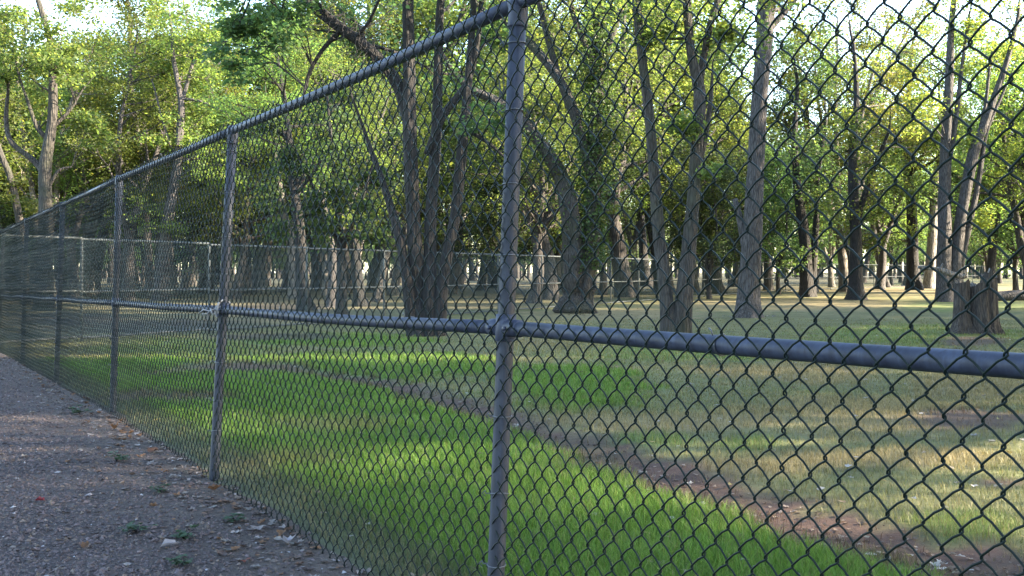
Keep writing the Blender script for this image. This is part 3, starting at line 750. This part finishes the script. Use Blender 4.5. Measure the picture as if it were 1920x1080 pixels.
trG, _, _ = hero('tree', 'cluster of upright grey stems fanning out behind the stump', 44.0, [
    [(1772, 566, 40), (1770, 500, 33), (1769, 430, 29), (1772, 350, 26), (1775, 280, 24), (1780, 180, 20), (1785, 60, 14), (1788, 0, 12)],
    [(1786, 564, 30), (1796, 450, 25), (1806, 370, 23), (1822, 290, 24), (1845, 230, 18), (1880, 130, 12), (1905, 40, 8)],
    [(1798, 420, 14), (1826, 300, 11), (1850, 200, 8), (1860, 110, 5)],
    [(1800, 500, 16), (1832, 350, 12), (1848, 250, 9), (1875, 180, 6)],
    [(1773, 330, 14), (1790, 240, 11), (1805, 130, 8), (1815, 40, 6)]],
    M['bark_grey'], M['leaf_gold'], [(1870, 110, 50, 4), (1810, 60, 50, 4), (1730, 120, 50, 3), (1745, 245, 45, 3), (1890, 30, 50, 3), (1840, 420, 30, 2), (1890, 320, 35, 2), (1710, 190, 40, 2), (1770, 20, 50, 3), (1905, 220, 30, 2)], base_flare=(.3, .25, 5, .7), auto=8, seed=17, leaf_s=.13)
trP, _, _ = hero('tree', 'slim pale trunk just left of the fanning grey stems', 78.0, [
    [(1741, 542, 26), (1748, 450, 20), (1755, 350, 18), (1762, 280, 14), (1772, 190, 8)]], M['bark_pale'], M['leaf'],
    [(1730, 300, 30, 2), (1700, 410, 30, 2), (1770, 220, 30, 2)], auto=3, seed=18, leaf_s=.18, auto_lo=6)
trH, _, _ = hero('tree', 'sunlit forked tree with one limb bent out low at the far end of the fence', 34.0, [
    [(82, 584, 42), (84, 470, 32), (86, 380, 28), (86, 310, 26), (98, 230, 20), (100, 160, 18), (95, 80, 14), (70, 0, 12)],
    [(84, 325, 16), (60, 300, 13), (20, 265, 11), (8, 220, 10), (15, 170, 7)],
    [(92, 262, 12), (72, 240, 10), (58, 190, 7), (45, 150, 5)],
    [(98, 240, 9), (130, 205, 7), (150, 170, 4)], [(92, 350, 8), (110, 320, 7), (130, 312, 4)]],
    M['bark_moss'], M['leaf'], [(60, 150, 45, 3), (110, 70, 45, 3), (30, 60, 40, 2), (150, 160, 40, 3), (10, 150, 40, 3), (60, 220, 40, 3), (130, 110, 45, 3), (20, 100, 45, 3), (170, 60, 45, 3), (110, 200, 40, 3), (70, 110, 45, 3), (150, 240, 40, 3), (0, 40, 40, 2)], auto=20, seed=19, leaf_s=.12)
trH2, _, _ = hero('tree', 'leaning trunk cut by the picture edge beside the sunlit forked tree', 40.0, [
    [(48, 570, 20), (40, 450, 17), (30, 380, 16), (18, 330, 14), (5, 290, 13), (-15, 230, 12), (-30, 120, 10), (-40, 0, 8)]], M['bark_moss'], M['leaf'],
    [(20, 330, 30, 2), (60, 380, 30, 2), (-10, 180, 40, 2)], auto=8, seed=20, leaf_s=.13)
trI, _, _ = hero('tree', 'slender single stem left of the fork-topped tree beyond the fence', 50.0, [
    [(282, 560, 20), (275, 420, 15), (265, 310, 13), (255, 240, 12), (246, 150, 10), (243, 30, 8), (240, 0, 7)]], M['bark_grey'], M['leaf'],
    [(200, 240, 50, 3), (280, 180, 40, 2), (220, 110, 40, 2), (290, 300, 40, 2), (200, 330, 40, 3), (270, 90, 45, 3), (210, 60, 45, 2), (290, 140, 40, 3), (220, 180, 45, 3), (300, 230, 40, 3), (190, 150, 40, 2)], auto=10, seed=21, leaf_s=.14, auto_lo=6)
trJ, _, _ = hero('tree', 'reddish trunk that forks high above the fence left of the rope', 45.0, [
    [(300, 566, 36), (308, 480, 28), (318, 400, 24), (330, 320, 19), (338, 240, 16), (340, 190, 14), (326, 110, 9), (322, 60, 6)],
    [(340, 195, 10), (358, 130, 8), (366, 85, 5)], [(340, 185, 7), (375, 190, 6), (410, 205, 4)], [(330, 300, 7), (305, 230, 5), (290, 170, 4)]], M['bark_grey'], M['leaf'],
    [(340, 90, 40, 3), (400, 190, 40, 3), (290, 130, 40, 2), (380, 290, 45, 3), (300, 380, 40, 3), (420, 330, 40, 3), (350, 430, 40, 3), (330, 140, 45, 3), (390, 110, 45, 3), (300, 60, 40, 2), (370, 40, 45, 3), (420, 150, 45, 3), (440, 240, 45, 3), (360, 230, 40, 3), (310, 260, 40, 3)], auto=8, seed=22, leaf_s=.13, auto_lo=5)
trK, _, _ = hero('tree', 'sunlit pale trunk showing between the second and third far posts of the near fence', 55.0, [
    [(167, 556, 24), (164, 470, 19), (161, 390, 17), (155, 300, 13), (150, 200, 9)]], M['bark_pale'], M['leaf'],
    [(150, 330, 40, 3), (120, 400, 40, 2), (190, 390, 40, 3), (160, 250, 40, 3)], auto=3, seed=23, leaf_s=.15, auto_lo=5)
trL, _, _ = hero('tree', 'pale dappled stems splitting upward right of the rope post', 50.0, [
    [(552, 562, 26), (547, 470, 20), (532, 400, 18), (521, 320, 12), (514, 250, 8)],
    [(546, 455, 13), (560, 350, 10), (575, 280, 6)]], M['bark_pale'], M['leaf'],
    [(480, 330, 45, 3), (500, 410, 40, 3), (540, 240, 45, 3), (460, 240, 40, 2)], auto=3, seed=24, leaf_s=.14, auto_lo=5)
trS, _, _ = hero('tree', 'low dark leafy tree filling the gap left of the many-stemmed dark tree', 30.0, [
    [(640, 588, 26), (640, 500, 20), (636, 430, 16), (630, 350, 12), (622, 270, 8), (615, 190, 5)],
    [(640, 470, 12), (675, 390, 9), (700, 310, 5)], [(638, 460, 10), (600, 390, 8), (570, 310, 5)]], M['bark_dark'], M['leaf_dark'],
    [(560, 300, 40, 4), (620, 350, 45, 4), (680, 400, 45, 4), (545, 395, 40, 4), (600, 425, 40, 4), (705, 335, 40, 4), (660, 275, 45, 4), (520, 250, 40, 3), (590, 225, 45, 3), (690, 440, 35, 3), (640, 180, 45, 3), (720, 250, 35, 2)], auto=0, seed=25, leaf_s=.12)

# bare vine twigs hanging on the long limb of the dark tree
b = MB(); r = np.random.RandomState(5); org = np.array(trA.location)
for q_ in range(170):
    x0 = r.uniform(600, 720); p = at(x0, np.interp(x0, [600, 640, 702, 720], [20, 55, 102, 125]) - r.uniform(0, 40), 20.0) - org
    p[1] += r.normal(0, .12); d = np.array([r.normal(0, .25), r.normal(0, .25), -1.0]); L_ = r.uniform(.3, 1.1); P = [p]
    for w in range(5):
        d = d + r.normal(0, .45, 3); d /= np.linalg.norm(d); P.append(P[-1] + d * L_ / 5)
    b.tube(P, np.linspace(.006, .003, 6), 3, cap=False)
b.obj('dead_vine', M['bark_grey'], trA)

# wood beyond the far fence: individual trees
r = np.random.RandomState(99)
mid = [ # px x, Y, proto, scale, label
    (575, 34, 5, .62, 'short dark trunk beside the low dark leafy tree, nearest the far fence'), (622, 37, 2, .55, 'grey trunk straight behind the low dark leafy tree'), (678, 38, 5, .6, 'leaning dark trunk between the low leafy tree and the many-stemmed tree'),
    (705, 44, 0, .7, None), (735, 55, 0, .8, None), (1000, 42, 1, .75, 'small forked trunk seen just right of the nearest full post'), (1190, 62, 2, .85, 'forked grey tree seen just left of the twin-stemmed tree'), (1130, 56, 3, .85, None),
    (1350, 60, 0, .9, None), (1330, 48, 6, .9, 'bushy young tree between the twin-stemmed tree and the thick grey trunk'), (1440, 70, 2, .9, None), (1460, 58, 6, 1.0, None),
    (395, 60, 3, .9, None), (440, 48, 0, .7, None), (480, 66, 2, .8, None), (120, 62, 1, .9, None), (225, 70, 0, .9, None), (20, 52, 3, .9, None), (-60, 48, 0, 1.0, None), (-140, 40, 1, 1.0, None),
    (345, 75, 4, .9, None), (850, 58, 3, .9, None), (900, 70, 0, 1.0, None), (950, 50, 6, 1.0, 'bushy young tree half hidden behind the nearest full post'), (1050, 75, 1, 1.0, None), (1240, 80, 4, .9, None), (1290, 64, 3, .8, None),
    (1650, 75, 2, .9, None), (1560, 85, 4, .9, None), (1700, 92, 0, 1.0, None), (1850, 70, 3, .85, None), (1905, 62, 6, 1.1, None), (1980, 55, 1, 1.0, None), (2060, 60, 2, 1.0, None), (800, 85, 4, .9, None), (60, 85, 4, .9, None), (270, 90, 3, 1.0, None)]
for x, Y, pi, sc, lab in mid:
    p = at(x, 509, Y); plant(pi, p[0], Y, sc * r.uniform(.92, 1.08), r.uniform(0, 6.28), lab)
for q_ in range(50):
    Y = r.uniform(44, 80); x = -200 + 2350 * (q_ + r.uniform(0, 1)) / 34 if q_ < 34 else -60 + 720 * (q_ - 34 + r.uniform(0, 1)) / 16; p = at(x, 509, Y)
    pi = int(r.choice([0, 1, 2, 4, 5])); top = r.uniform(-150, 0) if 640 < x < 1340 else (r.uniform(-30, 120) if x < 700 else r.uniform(0, 170))
    plant(pi, p[0], Y, (HOR - top) * Y / FPX / (.84 * specs[pi][1]), r.uniform(0, 6.28))
for q_ in range(120):
    Y = 78 + 125 * r.uniform(0, 1) ** .9; x = r.uniform(-250, 2170); p = at(x, 509, Y)
    if x > 1000 and r.uniform() < .35: continue
    pi = int(r.choice([0, 0, 1, 2, 3, 5, 5, 6, 4])); plant(pi, p[0], Y, r.uniform(.85, 1.25), r.uniform(0, 6.28))
for q_ in range(45):                                          # low bushy growth at the back of the wood
    Y = r.uniform(95, 175); x = -200 + 2320 * (q_ + r.uniform(0, 1)) / 45; p = at(x, 509, Y); plant(int(r.choice([3, 6, 3])), p[0], Y, r.uniform(.8, 1.25), r.uniform(0, 6.28))
# far-off wood at the back, one mass
bd, bw = MB(), MB(); r2 = np.random.RandomState(314)
for q_ in range(620):
    an = math.radians(r2.uniform(-36, 36)); D_ = r2.uniform(185, 265); X, Y = D_ * math.sin(an), D_ * math.cos(an); h_ = r2.uniform(6, 13); w_ = r2.uniform(.12, .32); lx = r2.normal(0, .5)
    bd.tube([(X, Y, -.6), (X + lx * .3, Y, h_ * .4), (X + lx, Y, h_)], [w_ * 1.3, w_, w_ * .4], 5, cap=False)
n_ = 26000; an = np.radians(r2.uniform(-36, 36, n_)); D_ = r2.uniform(190, 265, n_); zz = np.where(r2.uniform(0, 1, n_) < .22, r2.uniform(0, 4, n_), 3 + 12 * r2.uniform(0, 1, n_) ** 1.1)
X, Y = D_ * np.sin(an), D_ * np.cos(an); kp = fbm(X * .09, Y * .05 + zz * .12, 71) > np.where(zz < 4, .47, .40)
leaves(bw, np.column_stack([X, Y, zz])[kp], r2.uniform(.5, 1.2, kp.sum()), r2)
dw = bd.obj('distant_wood', M['bark_bg']); dw['kind'] = 'stuff'; lw = bw.obj('foliage', M['leaf_dark'], dw); lw['kind'] = 'stuff'
# trees right of the picture that shade the field
for X, Y, pi, sc in [(14.2, 6.9, 1, 1.0), (18, 14, 0, 1.0), (22, 22, 2, .95), (26, -.8, 5, 1.0), (20, -3, 1, 1.1), (32, 30, 3, 1.2), (31, 15, 0, 1.1), (38, 40, 1, 1.1), (40, 9, 2, 1.1), (28, -10, 0, 1.1), (46, 26, 5, 1.1), (25, 31, 3, 1.3), (34, 22, 1, 1.1), (15, .3, 3, 1.0), (19, .2, 3, 1.05), (23.5, -1.0, 1, 1.0), (21, 27, 1, 1.1), (30, 25.5, 0, 1.2), (16.5, 19.5, 6, 1.4), (27, 20, 2, 1.1), (24, 36, 3, 1.2), (11, 9, 6, 1.1), (20, 9.2, 3, 1.2), (23, 16, 3, 1.1)]:
    plant(pi, X, Y, sc, r.uniform(0, 6.28), 'shade tree standing in the field right of the stump', 'shade trees in the field')

# ------------------------------------------------------------------ stump, branch and log
def stump_part(b, bt, c, rad, h, seed, lean=(0, 0), flare=(.22, .7, 5, 1.0), jag=.12):
    r = np.random.RandomState(seed); nθ, nz = 28, 12; th = np.linspace(0, 2 * np.pi, nθ, endpoint=False)
    prof = 1 + .10 * np.sin(3 * th + r.uniform(0, 6)) + .07 * np.sin(7 * th + r.uniform(0, 6)) + .05 * np.sin(12 * th + r.uniform(0, 6))
    top = h * (1 + jag * np.sin(th * 2 + r.uniform(0, 6)) + jag * .6 * np.sin(5 * th + r.uniform(0, 6)) + r.normal(0, jag * .25, nθ))
    V = []
    for q_ in range(nz):
        f = q_ / (nz - 1); z = top * f - .1 * (1 - f)
        R = rad * prof * (1 - .12 * f) * (1 + flare[1] * np.exp(-np.maximum(z, 0) / flare[0]) * (1 + .55 * np.cos(flare[2] * th + flare[3])))
        V.append(np.column_stack([c[0] + lean[0] * f + R * np.cos(th), c[1] + lean[1] * f + R * np.sin(th), c[2] + z]))
    n = nz; i = np.arange(n - 1)[:, None] * nθ; j = np.arange(nθ)[None]; j2 = (j + 1) % nθ
    q = np.stack([i + j, i + j2, i + nθ + j2, i + nθ + j], -1).reshape(-1, 4); b.add(np.concatenate(V), None, q)
    rings = [V[-1] + np.array([0, 0, .0])]
    for rr, dz in ((.82, -.03), (.55, -.09), (.25, -.14)):
        rings.append(np.column_stack([c[0] + lean[0] + rad * prof * .88 * rr * np.cos(th), c[1] + lean[1] + rad * prof * .88 * rr * np.sin(th), c[2] + top * rr + h * (1 - rr) + dz + r.normal(0, .022, nθ)]))
    rings.append(np.array([[c[0] + lean[0], c[1] + lean[1], c[2] + h - .15]])); o = 4 * nθ
    i = np.arange(3)[:, None] * nθ
    q = np.stack([i + j, i + j2, i + nθ + j2, i + nθ + j], -1).reshape(-1, 4)
    bt.add(np.concatenate(rings), [(o - nθ + k_, o - nθ + (k_ + 1) % nθ, o) for k_ in range(nθ)], q)
ys = 21.0; g0 = float(ground(0, ys)); sx = at(1822, 0, ys)[0]
st = empty('tree_stump', (sx, ys, g0)); tag(st, 'broken two-pronged grey tree stump standing in the grass', 'stump')
px = ys / FPX
b = MB(); bt = MB()
stump_part(b, bt, (-23 * px, -.05, 0), 14 * px, 98 * px, 3, (.02, 0), (.13, .75, 4, 2.2), .03)
stump_part(b, bt, (14 * px, .02, 0), 20 * px, 92 * px, 4, (0, 0), (.14, .45, 5, .4), .035)
stump_part(b, bt, (35 * px, .04, 0), 15 * px, 112 * px, 5, (-.01, 0), (.13, .55, 4, 1.0), .06)
bt.obj('broken_top', M['bark_pale'], st)
b.obj('stump_wood', M['stump'], st)
b = MB(); P = [at(1722, 501, ys - .15), at(1745, 503, ys - .15), at(1762, 506, ys - .12), at(1785, 514, ys - .08), at(1808, 519, ys)]
b.tube(smooth_poly(P, 14), np.interp(np.linspace(0, 1, 14), [0, .4, .5, 1], [.032, .045, .062, .05]), 10, rough=.08, seed=2)
b.tube(smooth_poly([at(1764, 507, ys - .12), at(1766, 498, ys - .12), at(1768, 494, ys - .12)], 5), np.linspace(.03, .016, 5), 7)
tag(b.obj('branch', M['bark_pale']), 'pale broken branch lying across the top of the stump', 'branch')
b = MB(); Yl = 36.0; P = [at(1868, 556, Yl), at(1890, 555, Yl), at(1930, 553, Yl), at(1990, 550, Yl)]
b.tube(smooth_poly(P, 12), np.linspace(.16, .2, 12), 12, rough=.08, seed=8)
tag(b.obj('fallen_log', M['bark_grey']), 'grey fallen log lying in the grass behind the stump', 'log')

# ------------------------------------------------------------------ grass blades
def blades(n, ylo, yhi, width, height, seed, pw):
    r = np.random.RandomState(seed)
    u = r.uniform(0, 1, n * 2)
    Y = (ylo ** (1 - pw) + u * (yhi ** (1 - pw) - ylo ** (1 - pw))) ** (1 / (1 - pw))
    xl = 1.8634 - .61025 * Y + .03; xr = .56 * Y + 1.2; xl = np.maximum(xl, -.60 * Y - 1.0)
    X = xl + (xr - xl) * r.uniform(0, 1, len(Y))
    c, lush, tan, bare = ground_tint(X, Y)
    keep = r.uniform(0, 1, len(X)) < (1 - .93 * bare) * (.45 + .55 * np.maximum(lush, .55 * tan))
    keep &= far_beyond(X, Y) < 1.0
    X, Y, c, lush, tan = X[keep][:n], Y[keep][:n], c[keep][:n], lush[keep][:n], tan[keep][:n]
    n = len(X); Z = bumpy(X, Y) - .004; s = side(X, Y)
    tall = 1 + .9 * np.clip(1 - s / .35, 0, 1) * (Y < 12) * (r.uniform(0, 1, n) > .35)
    h = height * (.55 + .6 * lush + .25 * tan) * tall * r.uniform(.5, 1.4, n); w = width * (Y / 5.0) ** .55 * r.uniform(.7, 1.3, n)
    a = r.uniform(0, 6.283, n); lx, ly = np.cos(a), np.sin(a); bend = r.uniform(.15, .9, n) * h
    a2 = r.uniform(0, 6.283, n); sx_, sy_ = np.cos(a2) * w / 2, np.sin(a2) * w / 2
    base = np.column_stack([X, Y, Z])
    def P_(f, hz, ws): return base + np.column_stack([lx * bend * f + sx_ * ws, ly * bend * f + sy_ * ws, h * hz])
    V = np.stack([P_(0, 0, -1), P_(0, 0, 1), P_(.3, .6, -.75), P_(.3, .6, .75), P_(1, 1, 0)], 1).reshape(-1, 3)
    o = np.arange(n) * 5
    f4 = np.stack([o, o + 1, o + 3, o + 2], 1); f3 = np.stack([o + 2, o + 3, o + 4], 1)
    k = r.uniform(.7, 1.35, (n, 1)); c = c * k
    dry = (r.uniform(0, 1, n) < np.where(lush > .5, .09, .25) + .12 * (np.clip(1 - s / .3, 0, 1)))
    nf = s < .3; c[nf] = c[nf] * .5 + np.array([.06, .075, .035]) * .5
    c[dry] = c[dry] * .35 + TAN * .65 * r.uniform(.6, 1.1, (dry.sum(), 1))
    return V, f3, f4, np.repeat(c, 5, 0)
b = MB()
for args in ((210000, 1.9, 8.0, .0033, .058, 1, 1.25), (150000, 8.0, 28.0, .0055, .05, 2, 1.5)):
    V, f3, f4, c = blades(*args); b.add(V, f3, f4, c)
tag(b.obj('grass', M['blade']), kind='stuff')

# ------------------------------------------------------------------ gravel, leaf litter
OCT = np.array([[1, 0, 0], [-1, 0, 0], [0, 1, 0], [0, -1, 0], [0, 0, 1], [0, 0, -1]], float)
T_ = [(0, 2, 4), (2, 1, 4), (1, 3, 4), (3, 0, 4), (2, 0, 5), (1, 2, 5), (3, 1, 5), (0, 3, 5)]
def pebbles(n, seed):
    r = np.random.RandomState(seed); Y = 3.0 + 13 * r.uniform(0, 1, n) ** 2.2; w = np.abs(r.uniform(-.02, 3.4, n)) * np.where(r.uniform(0, 1, n) < .5, .5, 1)
    X = 1.8634 - .61025 * Y - w / NRM[0]
    keep = X > -.52 * Y - .6; X, Y, w = X[keep], Y[keep], w[keep]
    keep = r.uniform(0, 1, len(X)) < np.clip(.12 + (w - .05) / .75, 0, 1); X, Y, w = X[keep], Y[keep], w[keep]; n = len(X)
    s = r.lognormal(math.log(.0048), .45, n) * (1 + .03 * Y); s = np.minimum(s, .0125)
    V = OCT[None] * (s[:, None, None] * np.stack([r.uniform(.7, 1.4, n), r.uniform(.7, 1.3, n), r.uniform(.45, .85, n)], 1)[:, None])
    V = V + r.normal(0, .22, V.shape) * s[:, None, None]
    a = r.uniform(0, 6.283, n); ca, sa = np.cos(a)[:, None], np.sin(a)[:, None]
    V = np.stack([V[..., 0] * ca - V[..., 1] * sa, V[..., 0] * sa + V[..., 1] * ca, V[..., 2]], -1)
    V += np.stack([X, Y, path_z(X, Y) + s * .15], 1)[:, None]
    f = (np.arange(n) * 6)[:, None, None] + np.array(T_)[None]
    g = r.normal(1, .28, (n, 1)).clip(.45, 2.2); c = np.array([.058, .046, .046])[None] * g
    br = r.uniform(0, 1, n) < .18; c[br] = np.array([.075, .060, .050]) * g[br]; lt = r.uniform(0, 1, n) < .006; c[lt] = np.array([.20, .195, .20])
    return V.reshape(-1, 3), f.reshape(-1, 3), np.repeat(c, 6, 0)
b = MB(); V, f3, c = pebbles(115000, 4); b.add(V, f3, None, c); tag(b.obj('gravel', M['gravel'], smooth=False), kind='stuff')

LP = np.array([[0, 0, 0], [.24, .06, .03], [.44, .26, .10], [.36, .46, .05], [.36, .70, .10], [.18, .76, .04], [0, .98, .07], [-.15, .78, .04], [-.36, .72, .09], [-.33, .48, .05], [-.45, .28, .11], [-.22, .08, .03], [0, .42, -.05]])
LF = [(12, k_, (k_ + 1) % 12) for k_ in range(12)]
def flat_leaf(r, s, curl=.8):
    V = LP.copy() - np.array([0, .5, 0]); V[:, 2] *= curl * r.uniform(-1, 2); V[:, 2] += curl * (V[:, 0] ** 2 * r.uniform(-.2, 1.2) + V[:, 1] ** 2 * r.uniform(-.2, .7)); V[:, 0] *= r.uniform(.5, 1)
    V[:, :2] *= r.uniform(.82, 1.15, (13, 1)); V[:, 2] += r.normal(0, .05 * curl, 13); V[:, 2] -= V[:, 2].min(); V *= s; a = r.uniform(0, 6.283); R = np.array([[math.cos(a), -math.sin(a), 0], [math.sin(a), math.cos(a), 0], [0, 0, 1]])
    t = r.uniform(-.25, .25); T2 = np.array([[1, 0, 0], [0, math.cos(t), -math.sin(t)], [0, math.sin(t), math.cos(t)]])
    return V @ T2.T @ R.T
LC = [(.12, .10, .09), (.18, .16, .15), (.09, .06, .045), (.13, .07, .035), (.06, .045, .04), (.15, .135, .12)]
b = MB(); r = np.random.RandomState(77)
for q_ in range(1300):                                        # small litter along the foot of the fence
    Y = 2.6 + 13 * r.uniform(0, 1) ** 1.6; w = abs(r.normal(.02, .20)) + .02
    if r.uniform() < .12: w = r.uniform(.2, 1.6)
    X = 1.8634 - .61025 * Y - w / NRM[0]
    b.add(flat_leaf(r, r.uniform(.018, .058)) + np.array([X, Y, float(path_z(np.array([X]), np.array([Y]))[0]) + .004]), LF, None, np.array(LC[r.randint(6)]) * r.uniform(.7, 1.2))
for q_ in range(1500):                                       # fallen leaves in the field
    Y = 3.5 + 40 * r.uniform(0, 1) ** 1.4; X = r.uniform(1.9 - .6 * Y, .55 * Y + 1)
    if side(X, Y) < .1: continue
    b.add(flat_leaf(r, r.uniform(.03, .06)) + np.array([X, Y, float(bumpy(np.array([X]), np.array([Y]))[0]) + .02]), LF, None, np.array([(.24, .20, .14), (.16, .12, .08), (.24, .19, .07), (.28, .26, .23)][r.randint(4)]) * r.uniform(.7, 1.1))
for px0, py0, sx0, n0, cc in ((1396, 594, 26, 90, (.26, .24, .21)), (1800, 612, 14, 26, (.24, .13, .09)), (1775, 668, 12, 14, (.26, .22, .19)), (1085, 592, 40, 50, (.13, .11, .07))):
    X0, Y0 = gp(px0, py0)                                    # chips at the feet of the trunks and the stump
    for q_ in range(n0):
        p = np.array([X0 + r.normal(0, sx0 / FPX * Y0), Y0 - abs(r.normal(0, .35)) + .1]); b.add(flat_leaf(r, r.uniform(.03, .09)) + np.array([p[0], p[1], float(bumpy(p[:1], p[1:])[0]) + .02]), LF, None, np.array(cc) * r.uniform(.6, 1.2))
for q_ in range(1500):                                       # chips and bits in the worn rut
    k_ = r.randint(len(RUT) - 1); t = r.uniform(); p = RUT[k_] + (RUT[k_ + 1] - RUT[k_]) * t + r.normal(0, .13, 2)
    if p[1] > 14: continue
    b.add(flat_leaf(r, r.uniform(.012, .038)) + np.array([p[0], p[1], float(bumpy(p[:1], p[1:])[0]) + .004]), LF, None, np.array([(.11, .075, .055), (.16, .12, .09), (.07, .05, .04), (.20, .165, .14)][r.choice(4, p=[.35, .25, .3, .1])]) * r.uniform(.7, 1.2))
tag(b.obj('leaf_litter', M['litter'], smooth=False), kind='stuff')

def one_leaf(x, y, s, col, label, seed):
    r = np.random.RandomState(seed); X, Y = gp(x, y); b = MB()
    V = flat_leaf(r, s, 1.1); zf = path_z if side(X, Y) < 0 else bumpy
    b.add(V + np.array([0, 0, .004]), LF, None, np.array(col) * .45); o = b.obj('fallen_leaf', M['litter'], smooth=False)
    o.location = (X, Y, float(zf(np.array([X]), np.array([Y]))[0]) + .004)
    tag(o, label, 'leaf', 'fallen leaves on the gravel path')
one_leaf(76, 951, .055, (.30, .05, .06), 'small red leaf on the gravel well away from the fence', 1)
one_leaf(165, 940, .055, (.40, .36, .36), 'pale grey leaf on bare gravel right of the red leaf', 2)
one_leaf(322, 1037, .085, (.46, .42, .42), 'large pale curled leaf beside the low green weed', 3)
one_leaf(540, 1028, .075, (.48, .44, .46), 'pale lilac leaf on dark soil near the foot of the fence', 4)
one_leaf(485, 1003, .07, (.32, .28, .27), 'grey-brown leaf lying over a thin twig', 5)
one_leaf(405, 925, .085, (.22, .11, .055), 'rust-brown upright leaf at the foot of the rope post', 6)
one_leaf(285, 853, .09, (.22, .10, .05), 'rust-brown leaf against the mesh left of the rope post', 7)
one_leaf(215, 810, .09, (.24, .12, .06), 'rust-brown leaf at the foot of the third post', 8)
one_leaf(462, 1062, .06, (.26, .08, .05), 'reddish brown leaf in the soil beside the picture bottom', 9)
one_leaf(90, 738, .10, (.40, .37, .34), 'pale leaf on the path beside the distant posts', 10)

# weeds on the path edge
def weed(x, y, s, seed, label):
    r = np.random.RandomState(seed); X, Y = gp(x, y); o = empty('weed', (X, Y, float(path_z(np.array([X]), np.array([Y]))[0]))); tag(o, label, 'weed', 'weeds on the path edge')
    bs, bl = MB(), MB()
    for q_ in range(9):
        a = r.uniform(0, 6.283); L_ = s * r.uniform(.5, 1); e = np.array([math.cos(a) * L_ * .7, math.sin(a) * L_ * .7, L_ * r.uniform(.25, .7)])
        bs.tube([(0, 0, 0), e * .5 + np.array([0, 0, L_ * .15]), e], .0012, 3, cap=False)
        for w in range(3):
            V = flat_leaf(r, s * r.uniform(.35, .6), .6); bl.add(V + e + r.normal(0, .2, 3) * s * np.array([1, 1, .3]), LF, None, np.array([.034, .060, .027]) * r.uniform(.7, 1.3))
    bs.obj('stem', M['blade'], o); bl.obj('leaves', M['blade'], o)
for q_, (x, y, s, lab) in enumerate([(258, 1012, .07, 'small green weed on open gravel, nearest the picture bottom left'), (345, 1020, .07, 'flat green weed beside the large pale curled leaf'), (218, 872, .08, 'low weed patch halfway along the path edge'), (150, 780, .09, 'low grassy weed left of the third post'), (345, 1068, .06, 'little three-leaved weed at the picture bottom'), (440, 985, .06, 'small weed under the mesh right of the rope post'), (300, 930, .06, 'dull bluish weed beside the littered soil')]):
    weed(x, y, s, 40 + q_, lab)
